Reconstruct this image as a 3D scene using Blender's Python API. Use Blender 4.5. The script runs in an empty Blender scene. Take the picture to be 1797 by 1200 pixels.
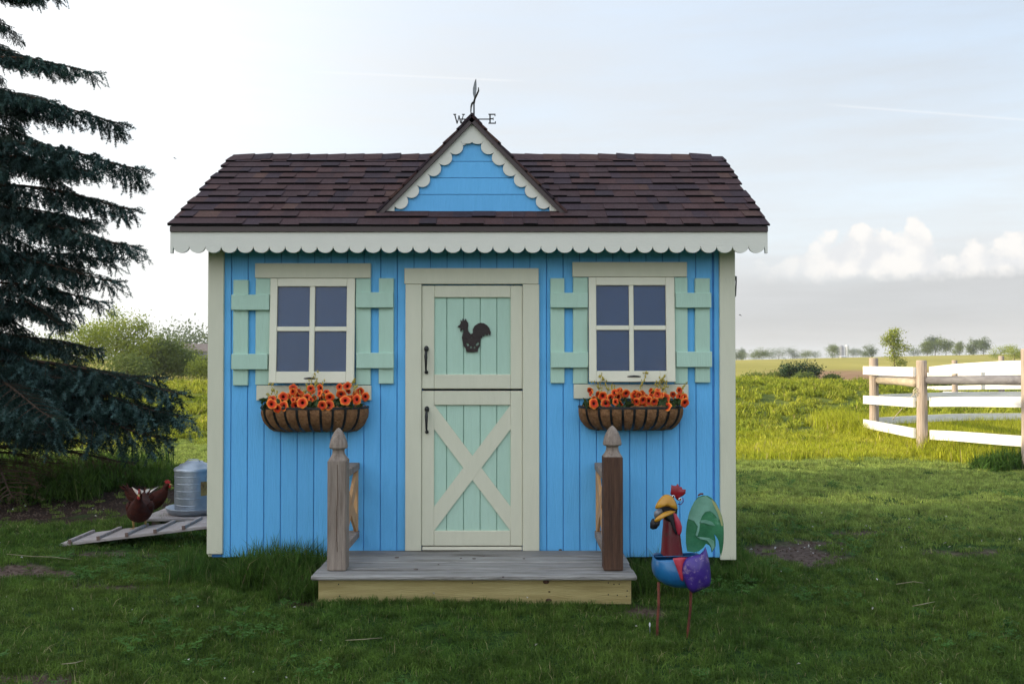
import bpy, bmesh, math, random
import numpy as np
from mathutils import Vector, Matrix, Euler
random.seed(7); rng = np.random.default_rng(7)
R = math.radians
sc = bpy.context.scene
COL = sc.collection

# ------------------------------------------------------------------ camera
PITCH = R(0.895)
cam = bpy.data.cameras.new('camera'); camo = bpy.data.objects.new('camera', cam); COL.objects.link(camo)
CZ = 1.15
camo.location = (0, 0, CZ); camo.rotation_euler = (math.pi/2 + PITCH, 0, 0)
cam.sensor_width = 36; cam.lens = 1600/1797*36; cam.clip_start = 0.05; cam.clip_end = 6000
sc.camera = camo
CP, SP = math.cos(PITCH), math.sin(PITCH)
def P(px, py, Y):
    u = (px-898.5)/1600; v = (600-py)/1600
    s = Y/(CP - v*SP)
    return Vector((u*s, Y, CZ + (SP+v*CP)*s))
def PX(px, Y): return P(px, 625, Y).x
def PZ(py, Y): return P(898.5, py, Y).z

# ------------------------------------------------------------------ world, sun, exposure
SUN_EL = R(14.0); SUN_AZ = R(5.1)
travel = Vector((math.cos(SUN_AZ)*math.cos(SUN_EL), math.sin(SUN_AZ)*math.cos(SUN_EL), -math.sin(SUN_EL)))
w = bpy.data.worlds.new('World'); sc.world = w; w.use_nodes = True
def build_world():
    nt = w.node_tree; N = nt.nodes; L = nt.links; N.clear()
    def nd(t, **k):
        n = N.new(t)
        for a, b in k.items(): setattr(n, a, b)
        return n
    def m(op, a, b=None, c=None):
        n = nd('ShaderNodeMath', operation=op)
        for i, x in enumerate((a, b, c)):
            if x is None: continue
            if isinstance(x, (int, float)): n.inputs[i].default_value = x
            else: L.new(x, n.inputs[i])
        return n.outputs[0]
    def ramp(x, lo, hi, a=0., b=1., smooth=True):
        n = nd('ShaderNodeMapRange'); n.interpolation_type = 'SMOOTHSTEP' if smooth else 'LINEAR'
        L.new(x, n.inputs[0]); n.inputs[1].default_value = lo; n.inputs[2].default_value = hi
        n.inputs[3].default_value = a; n.inputs[4].default_value = b
        return n.outputs[0]
    def mix(f, a, b):
        n = nd('ShaderNodeMix', data_type='RGBA')
        if isinstance(f, float): n.inputs[0].default_value = f
        else: L.new(f, n.inputs[0])
        for i, x in ((6, a), (7, b)):
            if isinstance(x, tuple): n.inputs[i].default_value = (*x, 1)
            else: L.new(x, n.inputs[i])
        return n.outputs[2]
    def noise(vec, scale, detail=5, rough=.55):
        n = nd('ShaderNodeTexNoise'); L.new(vec, n.inputs['Vector'])
        n.inputs['Scale'].default_value = scale; n.inputs['Detail'].default_value = detail; n.inputs['Roughness'].default_value = rough
        return n.outputs['Fac']
    sky = nd('ShaderNodeTexSky'); sky.sky_type = 'NISHITA'; sky.sun_disc = False
    sky.sun_elevation = SUN_EL; sky.sun_rotation = R(264.9); sky.altitude = 200; sky.dust_density = 1.5; sky.air_density = 1.0
    tc = nd('ShaderNodeTexCoord'); sep = nd('ShaderNodeSeparateXYZ'); L.new(tc.outputs['Generated'], sep.inputs[0])
    x, y, z = sep.outputs
    el = m('ARCSINE', z)
    az = m('ARCTAN2', x, y)
    dot = nd('ShaderNodeVectorMath', operation='DOT_PRODUCT'); L.new(tc.outputs['Generated'], dot.inputs[0])
    dot.inputs[1].default_value = tuple(-travel)
    sund = dot.outputs['Value']
    # thin high veil, stretched sideways
    mp = nd('ShaderNodeMapping'); L.new(tc.outputs['Generated'], mp.inputs[0]); mp.inputs['Scale'].default_value = (1.2, 1.2, 6.0)
    v1 = noise(mp.outputs[0], 1.6, 7, .6)
    mp2 = nd('ShaderNodeMapping'); L.new(tc.outputs['Generated'], mp2.inputs[0]); mp2.inputs['Scale'].default_value = (1.0, 2.5, 14.0); mp2.inputs['Rotation'].default_value = (0, R(-7), R(10))
    v2 = noise(mp2.outputs[0], 2.2, 8, .62)
    veil = m('ADD', m('MULTIPLY', v1, .6), m('MULTIPLY', v2, .4))
    glow = ramp(sund, -.05, 1.0)                      # brighter towards the sun, as thin cloud does
    bright = m('SUBTRACT', m('ADD', 6.55, m('MULTIPLY', glow, 6.5)), m('MULTIPLY', m('MULTIPLY', ramp(sund, -.05, -.65), ramp(el, .1, .4)), 1.9))
    vc = nd('ShaderNodeVectorMath', operation='SCALE')
    cc = mix(ramp(sund, -.3, .5), mix(ramp(el, .12, .42), (.895, .925, .945), (.835, .89, .96)), (1.0, .985, .95)); L.new(cc, vc.inputs[0]); L.new(bright, vc.inputs['Scale'])
    high = ramp(el, .10, .75)
    skyb = nd('ShaderNodeVectorMath', operation='SCALE'); L.new(sky.outputs[0], skyb.inputs[0]); skyb.inputs['Scale'].default_value = 1.6
    blue = nd('ShaderNodeVectorMath', operation='ADD'); L.new(skyb.outputs[0], blue.inputs[0]); blue.inputs[1].default_value = (3.3, 4.4, 5.8)
    fac = m('SUBTRACT', ramp(veil, .25, .68, .70, 1.0), m('MULTIPLY', high, .35))
    base = mix(fac, blue.outputs[0], vc.outputs[0])
    # low grey bank
    n3 = noise(mp.outputs[0], 2.3, 5, .55)
    bankedge = m('ADD', el, m('MULTIPLY', m('SUBTRACT', n3, .5), .05))
    bank = m('MULTIPLY', ramp(bankedge, .108, .066), ramp(az, -.06, .28))
    vcg = nd('ShaderNodeVectorMath', operation='SCALE')
    L.new(mix(ramp(el, 0.0, .06), (1.0, .97, .92), (.965, .98, .99)), vcg.inputs[0])
    L.new(m('ADD', 4.85, m('MULTIPLY', m('SUBTRACT', v2, .5), 2.0)), vcg.inputs['Scale'])
    base = mix(m('MULTIPLY', bank, .93), base, vcg.outputs[0])
    # cumulus heads above the bank
    comb = nd('ShaderNodeCombineXYZ'); L.new(az, comb.inputs[0]); L.new(m('MULTIPLY', el, 1.0), comb.inputs[1])
    ca = noise(comb.outputs[0], 13.0, 2, .5); cb = noise(comb.outputs[0], 48.0, 8, .60)
    comb1 = nd('ShaderNodeCombineXYZ'); L.new(az, comb1.inputs[0])
    vo = nd('ShaderNodeTexVoronoi'); vo.feature = 'SMOOTH_F1'; vo.inputs['Scale'].default_value = 50.0
    wob = nd('ShaderNodeVectorMath', operation='ADD'); L.new(comb.outputs[0], wob.inputs[0])
    nw = nd('ShaderNodeTexNoise'); L.new(comb.outputs[0], nw.inputs['Vector']); nw.inputs['Scale'].default_value = 60; nw.inputs['Detail'].default_value = 5
    sw = nd('ShaderNodeVectorMath', operation='SCALE'); L.new(nw.outputs['Color'], sw.inputs[0]); sw.inputs['Scale'].default_value = .016
    L.new(sw.outputs[0], wob.inputs[1]); L.new(wob.outputs[0], vo.inputs['Vector']); vd = vo.outputs['Distance']
    def gau(c, k):
        q = m('SUBTRACT', az, c); return m('POWER', 2.718, m('MULTIPLY', m('MULTIPLY', q, q), -k))
    top = m('ADD', .097, m('MULTIPLY', gau(.368, 620.0), .036))
    for c_, k_, a_ in ((.420, 5000.0, .030), (.470, 6000.0, .014), (.515, 1800.0, .026), (.322, 2500.0, .012)): top = m('ADD', top, m('MULTIPLY', gau(c_, k_), a_))
    top = m('ADD', top, m('MULTIPLY', m('SUBTRACT', .45, vd), .028))
    top = m('ADD', top, m('MULTIPLY', m('SUBTRACT', cb, .5), .034))
    d = m('SUBTRACT', top, el)
    cum = m('MULTIPLY', ramp(d, -.003, .007), ramp(m('ADD', el, m('MULTIPLY', m('SUBTRACT', cb, .5), .02)), .074, .088))
    cum = m('MULTIPLY', cum, ramp(az, .22, .36))
    shade = ramp(m('ADD', m('MULTIPLY', vd, -.9), m('MULTIPLY', cb, .8)), -.25, .22)
    vcc = nd('ShaderNodeVectorMath', operation='SCALE')
    L.new(mix(shade, (.86, .87, .885), (1.05, 1.02, .98)), vcc.inputs[0]); vcc.inputs['Scale'].default_value = 7.2
    base = mix(m('MULTIPLY', cum, .9), base, vcc.outputs[0])
    # faint contrails
    uu = m('DIVIDE', x, m('MAXIMUM', y, .05)); vv = m('DIVIDE', z, m('MAXIMUM', y, .05))
    for (a0, a1, c0_, c1_) in ((-.24, .03, .3031, -.0447), (.33, .60, .3030, -.0760)):
        dl_ = m('ABSOLUTE', m('SUBTRACT', vv, m('ADD', c0_, m('MULTIPLY', uu, c1_))))
        st = m('MULTIPLY', m('MULTIPLY', ramp(dl_, .0022, .0), ramp(uu, a0, a0+.05)), ramp(uu, a1, a1-.05)); st = m('MULTIPLY', st, m('GREATER_THAN', y, .1))
        base = mix(m('MULTIPLY', st, .30), base, (7.6, 7.6, 7.6))
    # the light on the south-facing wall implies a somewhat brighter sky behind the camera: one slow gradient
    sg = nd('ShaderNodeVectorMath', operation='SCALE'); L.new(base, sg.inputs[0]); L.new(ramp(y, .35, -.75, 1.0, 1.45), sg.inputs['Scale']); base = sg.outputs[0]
    # below the horizon: dull ground colour
    base = mix(ramp(el, -.02, -.005), (1.2, 1.5, .9), base)
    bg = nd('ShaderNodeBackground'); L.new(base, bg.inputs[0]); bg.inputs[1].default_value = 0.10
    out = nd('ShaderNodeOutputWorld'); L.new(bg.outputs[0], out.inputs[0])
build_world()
sl = bpy.data.lights.new('sun', 'SUN'); sl.energy = 5.0; sl.angle = R(.5); sl.color = (1.0, .86, .62)
slo = bpy.data.objects.new('sun', sl); COL.objects.link(slo)
slo.rotation_euler = travel.to_track_quat('-Z', 'Y').to_euler(); slo.location = (-30, -5, 20)
sc.view_settings.view_transform = 'Standard'; sc.view_settings.look = 'None'
sc.view_settings.exposure = 0.45; sc.view_settings.gamma = 1.0; sc.view_settings.use_curve_mapping = False
sc.cycles.max_bounces = 6; sc.cycles.diffuse_bounces = 3; sc.cycles.transparent_max_bounces = 8
sc.cycles.caustics_reflective = False; sc.cycles.caustics_refractive = False

# ------------------------------------------------------------------ materials
def mat(name, col, col2=None, rough=.6, scale=20, stretch=(1,1,1), bump=0., bscale=None, metallic=0., spec=.4,
        coat=0., world=False, translucent=0., rand=0., wear=None, wear_amt=.5, wscale=9., dirtz=None, detail=5, wgrain=False):
    m = bpy.data.materials.new(name); m.use_nodes = True; nt = m.node_tree; N = nt.nodes; L = nt.links
    b = N['Principled BSDF']; b.inputs['Roughness'].default_value = rough; b.inputs['Metallic'].default_value = metallic
    b.inputs['Specular IOR Level'].default_value = spec; b.inputs['Coat Weight'].default_value = coat
    col2 = col2 or tuple(c*.72 for c in col)
    tc = N.new('ShaderNodeTexCoord'); oi = N.new('ShaderNodeObjectInfo')
    if world:
        vec = N.new('ShaderNodeNewGeometry').outputs['Position']
    else:
        ad = N.new('ShaderNodeVectorMath'); ad.operation = 'ADD'; L.new(tc.outputs['Object'], ad.inputs[0])
        sv = N.new('ShaderNodeVectorMath'); sv.operation = 'SCALE'; sv.inputs[0].default_value = (17, 23, 31)
        L.new(oi.outputs['Random'], sv.inputs['Scale']); L.new(sv.outputs[0], ad.inputs[1]); vec = ad.outputs[0]
    mp = N.new('ShaderNodeMapping'); L.new(vec, mp.inputs[0]); mp.inputs['Scale'].default_value = stretch
    n1 = N.new('ShaderNodeTexNoise'); L.new(mp.outputs[0], n1.inputs['Vector']); n1.inputs['Scale'].default_value = scale
    n1.inputs['Detail'].default_value = detail; n1.inputs['Roughness'].default_value = .6
    mr = N.new('ShaderNodeMapRange'); mr.inputs[1].default_value = .3; mr.inputs[2].default_value = .7; L.new(n1.outputs['Fac'], mr.inputs[0])
    mx = N.new('ShaderNodeMix'); mx.data_type = 'RGBA'; L.new(mr.outputs[0], mx.inputs[0])
    mx.inputs[6].default_value = (*col2, 1); mx.inputs[7].default_value = (*col, 1); c = mx.outputs[2]
    if wear:
        n2 = N.new('ShaderNodeTexNoise'); L.new(mp.outputs[0] if wgrain else vec, n2.inputs['Vector']); n2.inputs['Scale'].default_value = wscale; n2.inputs['Detail'].default_value = 8
        n2.inputs['Roughness'].default_value = .65
        r2 = N.new('ShaderNodeMapRange'); r2.inputs[1].default_value = 1-wear_amt; r2.inputs[2].default_value = 1-wear_amt+.12; L.new(n2.outputs['Fac'], r2.inputs[0])
        m2 = N.new('ShaderNodeMix'); m2.data_type = 'RGBA'; L.new(r2.outputs[0], m2.inputs[0]); L.new(c, m2.inputs[6]); m2.inputs[7].default_value = (*wear, 1); c = m2.outputs[2]
    if dirtz:
        g = N.new('ShaderNodeNewGeometry'); s = N.new('ShaderNodeSeparateXYZ'); L.new(g.outputs['Position'], s.inputs[0])
        n4 = N.new('ShaderNodeTexNoise'); L.new(g.outputs['Position'], n4.inputs['Vector']); n4.inputs['Scale'].default_value = 14; n4.inputs['Detail'].default_value = 6
        a = N.new('ShaderNodeMath'); a.operation = 'MULTIPLY_ADD'; L.new(n4.outputs['Fac'], a.inputs[0]); a.inputs[1].default_value = -.45; L.new(s.outputs[2], a.inputs[2])
        r4 = N.new('ShaderNodeMapRange'); r4.interpolation_type = 'SMOOTHSTEP'; r4.inputs[1].default_value = dirtz-.22; r4.inputs[2].default_value = dirtz; r4.inputs[3].default_value = .45; r4.inputs[4].default_value = 0; L.new(a.outputs[0], r4.inputs[0])
        m4 = N.new('ShaderNodeMix'); m4.data_type = 'RGBA'; L.new(r4.outputs[0], m4.inputs[0]); L.new(c, m4.inputs[6]); m4.inputs[7].default_value = (.10, .11, .075, 1); c = m4.outputs[2]
    if rand:
        hs = N.new('ShaderNodeHueSaturation'); L.new(c, hs.inputs['Color'])
        r3 = N.new('ShaderNodeMapRange'); r3.inputs[3].default_value = 1-rand; r3.inputs[4].default_value = 1+rand; L.new(oi.outputs['Random'], r3.inputs[0])
        L.new(r3.outputs[0], hs.inputs['Value']); c = hs.outputs[0]
    L.new(c, b.inputs['Base Color'])
    if bump:
        nb = N.new('ShaderNodeTexNoise'); L.new(mp.outputs[0], nb.inputs['Vector']); nb.inputs['Scale'].default_value = bscale or scale*3; nb.inputs['Detail'].default_value = 4
        bp = N.new('ShaderNodeBump'); bp.inputs['Strength'].default_value = bump; bp.inputs['Distance'].default_value = .01
        L.new(nb.outputs['Fac'], bp.inputs['Height']); L.new(bp.outputs[0], b.inputs['Normal'])
    if translucent:
        tr = N.new('ShaderNodeBsdfTranslucent'); L.new(c, tr.inputs[0]); ms = N.new('ShaderNodeMixShader'); ms.inputs[0].default_value = translucent
        L.new(b.outputs[0], ms.inputs[1]); L.new(tr.outputs[0], ms.inputs[2]); L.new(ms.outputs[0], N['Material Output'].inputs[0])
    return m
M = {}
M['blue'] = mat('blue_siding_paint', (.125, .45, .82), (.11, .42, .77), .55, 9, (6, 6, .6), .35, 26, rand=.04)
M['blue_back'] = mat('blue_groove_paint', (.055, .24, .62), rough=.7)
M['cream'] = mat('cream_trim_paint', (.625, .61, .475), (.585, .575, .445), .5, 8, (3, 3, .6), .15, 30, rand=.02)
M['lightcream'] = mat('pale_trim_paint', (.74, .71, .57), (.70, .675, .54), .5, 10, (1, 1, 1), .12, 40)
M['scallop'] = mat('off_white_trim_paint', (.70, .68, .60), (.66, .645, .57), .5, 8, (1, 1, 3), .12, 40)
M['mint'] = mat('mint_green_paint', (.42, .60, .49), (.395, .565, .455), .5, 9, (5, 5, .7), .25, 24, rand=.02)
M['fascia'] = mat('dark_brown_drip_metal', (.045, .022, .022), rough=.35, metallic=.0, spec=.5)
M['mint_dark'] = mat('mint_groove_paint', (.26, .42, .32), rough=.7)
M['black'] = mat('black_iron', (.012, .012, .013), rough=.45, bump=.2)
M['plaque'] = mat('dark_brown_iron', (.022, .011, .010), rough=.5, bump=.2)
sh_cols = [(.070, .040, .042), (.085, .045, .043), (.058, .038, .046), (.105, .058, .048), (.074, .044, .046), (.050, .034, .041)]
M['sh_edge'] = mat('asphalt_edge_shadow_line', (.012, .010, .011), rough=.95, spec=.1)  # near-black cut edge, also painting the shadow line under each course
SH = [mat('shingle_granules_%s' % n, c, tuple(x*.6 for x in c), .9, 60, bump=.5, bscale=160, spec=.2, rand=.12) for n, c in zip(('brown', 'rust', 'plum', 'tan', 'umber', 'charcoal'), sh_cols)]
M['wood_grey'] = mat('weathered_grey_wood', (.37, .355, .34), (.20, .185, .17), .85, 5, (1.0, 16, 8), 1.0, 14, rand=.16, wear=(.10, .08, .06), wear_amt=.46, wscale=1.6, wgrain=True)
M['wood_post'] = mat('weathered_post_wood', (.33, .27, .225), (.17, .13, .105), .85, 5, (12, 12, .9), .7, 14, wear=(.10, .07, .05), wear_amt=.33, wscale=6)
M['wood_dark'] = mat('brown_stained_post_wood', (.115, .056, .032), (.05, .024, .015), .8, 5, (14, 14, 1.0), .8, 14, wear=(.035, .02, .015), wear_amt=.40, wscale=8)
M['knot'] = mat('dark_deck_knot', (.13, .10, .085), (.06, .045, .04), .9, 60)
M['wood_new'] = mat('fresh_pine', (.62, .36, .17), (.46, .24, .10), .7, 5, (8, 2, 2), .4, 14)
M['wood_fascia'] = mat('treated_yellow_pine', (.42, .345, .15), (.28, .215, .08), .75, 3.2, (.9, 2, 9), .45, 30, wear=(.06, .035, .02), wear_amt=.24, wscale=6)
M['wood_ramp'] = mat('grey_ramp_wood', (.42, .37, .35), (.24, .20, .19), .85, 6, (1.5, 12, 5), .6, 14)
M['wood_cleat'] = mat('dark_cleat_wood', (.17, .11, .09), rough=.8, scale=12, bump=.4)
M['coir'] = mat('coir_liner', (.30, .155, .075), (.15, .075, .036), .95, 30, (1, 1, 1), 1.0, 90, spec=.1)
M['galv'] = mat('galvanised_steel', (.38, .42, .47), (.28, .32, .37), .40, 14, metallic=.7, bump=.12, bscale=60)
M['white_board'] = mat('white_fence_board', (.80, .78, .75), (.62, .58, .53), .6, 3, (1, 1, 9), .3, 12, wear=(.40, .36, .30), wear_amt=.32, wscale=3)
M['fence_post'] = mat('peeled_fence_post_wood', (.45, .36, .29), (.27, .21, .17), .8, 5, (12, 12, 1), .6, 10, wear=(.2, .13, .09), wear_amt=.35)
M['log'] = mat('weathered_log_rail', (.52, .44, .33), (.33, .27, .20), .8, 5, (5, .6, 5), .5, 10)
M['log_shaded'] = mat('shaded_log_rail', (.22, .21, .22), (.13, .12, .13), .85, 5, (5, .6, 5), .5, 10)  # darker copy of the log: the top board's shade painted into its colour
M['rope'] = mat('pale_rope', (.6, .52, .38), rough=.9)
M['bark'] = mat('spruce_bark', (.10, .065, .045), (.045, .03, .022), .95, 14, (1, 1, .5), 1.0, 30, spec=.1)
M['needle'] = mat('blue_spruce_needles', (.028, .056, .046), (.013, .030, .022), .8, 3, (1, 1, 1), spec=.1, rand=.25, translucent=.12)
M['needle_tip'] = mat('blue_spruce_tips', (.11, .19, .175), (.05, .095, .088), .75, 3, (1, 1, 1), spec=.1, rand=.25, translucent=.12)
M['needle_dead'] = mat('dry_spruce_twigs', (.13, .09, .05), (.06, .04, .028), .8, 3, spec=.1)
def blade_mat(name, a, b, dry, world_scale=.9, trans=.35, sunlit_back=None):
    m = bpy.data.materials.new(name); m.use_nodes = True; nt = m.node_tree; N = nt.nodes; L = nt.links
    p = N['Principled BSDF']; p.inputs['Roughness'].default_value = .65; p.inputs['Specular IOR Level'].default_value = .12
    g = N.new('ShaderNodeNewGeometry')
    n = N.new('ShaderNodeTexNoise'); L.new(g.outputs['Position'], n.inputs['Vector']); n.inputs['Scale'].default_value = world_scale; n.inputs['Detail'].default_value = 7; n.inputs['Roughness'].default_value = .7
    r = N.new('ShaderNodeMapRange'); r.inputs[1].default_value = .32; r.inputs[2].default_value = .68; L.new(n.outputs['Fac'], r.inputs[0])
    x = N.new('ShaderNodeMix'); x.data_type = 'RGBA'; L.new(r.outputs[0], x.inputs[0]); x.inputs[6].default_value = (*a, 1); x.inputs[7].default_value = (*b, 1)
    at = N.new('ShaderNodeAttribute'); at.attribute_name = 'shade'
    r2 = N.new('ShaderNodeMapRange'); r2.inputs[1].default_value = .955; r2.inputs[2].default_value = .985; L.new(at.outputs['Fac'], r2.inputs[0])
    x2 = N.new('ShaderNodeMix'); x2.data_type = 'RGBA'; L.new(r2.outputs[0], x2.inputs[0]); L.new(x.outputs[2], x2.inputs[6]); x2.inputs[7].default_value = (*dry, 1)
    hs = N.new('ShaderNodeHueSaturation'); L.new(x2.outputs[2], hs.inputs['Color'])
    r3 = N.new('ShaderNodeMapRange'); r3.inputs[3].default_value = .62; r3.inputs[4].default_value = 1.38; L.new(at.outputs['Fac'], r3.inputs[0])
    nc = N.new('ShaderNodeTexNoise'); L.new(g.outputs['Position'], nc.inputs['Vector']); nc.inputs['Scale'].default_value = world_scale*13; nc.inputs['Detail'].default_value = 4
    rc = N.new('ShaderNodeMapRange'); rc.inputs[1].default_value = .33; rc.inputs[2].default_value = .67; rc.inputs[3].default_value = .60; rc.inputs[4].default_value = 1.40; L.new(nc.outputs['Fac'], rc.inputs[0])
    mc = N.new('ShaderNodeMath'); mc.operation = 'MULTIPLY'; L.new(r3.outputs[0], mc.inputs[0]); L.new(rc.outputs[0], mc.inputs[1]); L.new(mc.outputs[0], hs.inputs['Value'])
    L.new(hs.outputs[0], p.inputs['Base Color'])
    tr = N.new('ShaderNodeBsdfTranslucent'); L.new(hs.outputs[0], tr.inputs[0]); ms = N.new('ShaderNodeMixShader'); ms.inputs[0].default_value = trans
    L.new(p.outputs[0], ms.inputs[1]); L.new(tr.outputs[0], ms.inputs[2]); L.new(ms.outputs[0], N['Material Output'].inputs[0])
    if sunlit_back:
        # paler towards the back right: partial sun painted into the blade colour
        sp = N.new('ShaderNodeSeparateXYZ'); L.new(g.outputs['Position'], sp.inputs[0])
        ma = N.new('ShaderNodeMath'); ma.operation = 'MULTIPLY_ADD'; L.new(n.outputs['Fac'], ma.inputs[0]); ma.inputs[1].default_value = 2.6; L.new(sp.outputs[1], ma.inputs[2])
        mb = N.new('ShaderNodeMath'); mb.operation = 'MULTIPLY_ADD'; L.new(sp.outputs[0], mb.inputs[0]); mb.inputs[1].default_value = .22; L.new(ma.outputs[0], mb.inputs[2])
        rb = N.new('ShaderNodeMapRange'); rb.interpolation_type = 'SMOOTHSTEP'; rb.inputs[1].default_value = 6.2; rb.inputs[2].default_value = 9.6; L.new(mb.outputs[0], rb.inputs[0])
        xb = N.new('ShaderNodeMix'); xb.data_type = 'RGBA'; L.new(rb.outputs[0], xb.inputs[0]); L.new(x.outputs[2], xb.inputs[6]); xb.inputs[7].default_value = (*sunlit_back, 1); L.new(xb.outputs[2], x2.inputs[6])
    return m
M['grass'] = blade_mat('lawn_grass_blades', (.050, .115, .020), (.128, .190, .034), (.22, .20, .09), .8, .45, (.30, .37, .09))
M['grass_field'] = blade_mat('field_grass_blades', (.15, .21, .02), (.40, .40, .045), (.36, .27, .11), 1.1)
M['grass_tall'] = blade_mat('tall_grass_blades', (.05, .11, .02), (.085, .15, .026), (.16, .15, .07), 2.0)
M['grass_meadow'] = blade_mat('meadow_grass_blades', (.31, .36, .022), (.44, .43, .045), (.40, .30, .16), 1.2, .45)
def leaf_mat(name, a, b, trans=.35, sc_=1.2):
    return mat(name, a, b, .6, sc_, spec=.2, translucent=trans, world=True, detail=8)
M['leaf_bright'] = leaf_mat('bright_leaves', (.34, .38, .045), (.14, .19, .03))
M['leaf_mid'] = leaf_mat('mid_leaves', (.20, .24, .05), (.08, .12, .03), sc_=.3)
M['leaf_far'] = leaf_mat('far_leaves', (.15, .19, .07), (.08, .115, .05), sc_=.1)
M['leaf_dark'] = leaf_mat('dark_bush_leaves', (.035, .07, .022), (.02, .04, .015), .2, .8)
M['leaf_basket'] = mat('basket_leaves', (.05, .09, .02), (.025, .045, .012), .5, 30, spec=.3, translucent=.2)
M['sprig'] = mat('yellow_sprig', (.50, .38, .06), (.30, .26, .06), .6, 50)
M['soil'] = mat('bare_soil', (.12, .085, .065), (.07, .048, .036), .95, 20, bump=.8, world=True, spec=.1)

# ------------------------------------------------------------------ mesh helpers
class MB:
    def __init__(s): s.v = []; s.f = []; s.mi = []; s.cur = 0
    def add(s, vs, fs):
        o = len(s.v); s.v += [tuple(v) for v in vs]; s.f += [tuple(i+o for i in f) for f in fs]; s.mi += [s.cur]*len(fs)
    def box(s, x0, x1, y0, y1, z0, z1, T=None):
        vs = [Vector((x, y, z)) for z in (z0, z1) for y in (y0, y1) for x in (x0, x1)]
        if T: vs = [T @ v for v in vs]
        s.add(vs, [(0,2,3,1), (4,5,7,6), (0,1,5,4), (2,6,7,3), (0,4,6,2), (1,3,7,5)])
    def cbox(s, x0, x1, y0, y1, z0, z1, c=.0025, T=None):
        c = min(c, (x1-x0)*.3, (y1-y0)*.3, (z1-z0)*.3)
        vs = []; idx = {}
        for i, X in enumerate((x0, x1)):
            for j, Y in enumerate((y0, y1)):
                for k, Z in enumerate((z0, z1)):
                    sx, sy, sz = (1 if i == 0 else -1), (1 if j == 0 else -1), (1 if k == 0 else -1)
                    for a in range(3):
                        p = Vector((X + (0 if a == 0 else c*sx), Y + (0 if a == 1 else c*sy), Z + (0 if a == 2 else c*sz)))
                        idx[i, j, k, a] = len(vs); vs.append(T @ p if T else p)
        fs = []
        q = [(0,0), (1,0), (1,1), (0,1)]
        for s_ in (0, 1):
            fs.append([idx[s_, a, b, 0] for a, b in (q if s_ else q[::-1])])
            fs.append([idx[a, s_, b, 1] for a, b in (q[::-1] if s_ else q)])
            fs.append([idx[a, b, s_, 2] for a, b in (q if s_ else q[::-1])])
        for a in (0, 1):
            for b in (0, 1):
                fs.append([idx[a, b, 0, 0], idx[a, b, 1, 0], idx[a, b, 1, 1], idx[a, b, 0, 1]])
                fs.append([idx[a, 0, b, 0], idx[a, 1, b, 0], idx[a, 1, b, 2], idx[a, 0, b, 2]])
                fs.append([idx[0, a, b, 1], idx[1, a, b, 1], idx[1, a, b, 2], idx[0, a, b, 2]])
        for i in (0, 1):
            for j in (0, 1):
                for k in (0, 1): fs.append([idx[i, j, k, 0], idx[i, j, k, 1], idx[i, j, k, 2]])
        s.add(vs, fs)
    def tube(s, pts, rad, n=8, cap=True):
        pts = [Vector(p) for p in pts]; rad = rad if hasattr(rad, '__len__') else [rad]*len(pts)
        o = len(s.v); vs = []; prev = None
        for i, p in enumerate(pts):
            d = (pts[min(i+1, len(pts)-1)] - pts[max(i-1, 0)]).normalized()
            if prev is None:
                u = d.orthogonal().normalized()
            else:
                u = (prev - d*prev.dot(d)); u = u.normalized() if u.length > 1e-6 else d.orthogonal().normalized()
            prev = u; v = d.cross(u)
            for k in range(n):
                a = 2*math.pi*k/n; vs.append(p + (u*math.cos(a) + v*math.sin(a))*rad[i])
        fs = []
        for i in range(len(pts)-1):
            for k in range(n): fs.append((i*n+k, i*n+(k+1) % n, (i+1)*n+(k+1) % n, (i+1)*n+k))
        if cap: fs.append(tuple(range(n))[::-1]); fs.append(tuple((len(pts)-1)*n+k for k in range(n)))
        s.add(vs, fs)
    def lathe(s, prof, n=24, c=(0, 0), sq=None):
        vs = []; fs = []
        for r, z in prof:
            for k in range(n):
                a = 2*math.pi*k/n; vs.append((c[0]+r*math.cos(a), c[1]+r*math.sin(a), z))
        for i in range(len(prof)-1):
            for k in range(n): fs.append((i*n+k, i*n+(k+1) % n, (i+1)*n+(k+1) % n, (i+1)*n+k))
        s.add(vs, fs)
    def prism(s, poly, depth, T=None):
        """convex or mild polygon in XZ, extruded along +Y"""
        n = len(poly); vs = [Vector((x, 0, z)) for x, z in poly] + [Vector((x, depth, z)) for x, z in poly]
        if T: vs = [T @ v for v in vs]
        s.add(vs, [tuple(range(n)), tuple(range(n, 2*n))[::-1]] + [(i, i+n, (i+1) % n+n, (i+1) % n) for i in range(n)])
    def mesh(s, name='mesh', smooth=False):
        me = bpy.data.meshes.new(name); me.from_pydata(s.v, [], s.f)
        bm = bmesh.new(); bm.from_mesh(me); bmesh.ops.recalc_face_normals(bm, faces=bm.faces[:]); bm.to_mesh(me); bm.free()
        if any(s.mi): me.polygons.foreach_set('material_index', s.mi)
        if smooth: me.polygons.foreach_set('use_smooth', [True]*len(me.polygons))
        return me
WO = {}
def link(name, data, mats=None, parent=None, world=True, loc=None, rot=None):
    """world=True: the mesh is in world coordinates; otherwise in the parent's own frame"""
    o = bpy.data.objects.new(name, data); COL.objects.link(o)
    if mats is not None and data is not None and not data.materials:
        for mm in (mats if isinstance(mats, (list, tuple)) else [mats]): data.materials.append(mm)
    if parent is not None:
        o.parent = parent
        if world:
            o.location = -WO[parent.name]; WO[o.name] = Vector((0, 0, 0))
        else:
            o.location = loc or (0, 0, 0); WO[o.name] = Vector((0, 0, 0))
    else:
        o.location = loc or (0, 0, 0); WO[o.name] = Vector(o.location)
    if rot is not None: o.rotation_euler = rot
    return o
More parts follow.
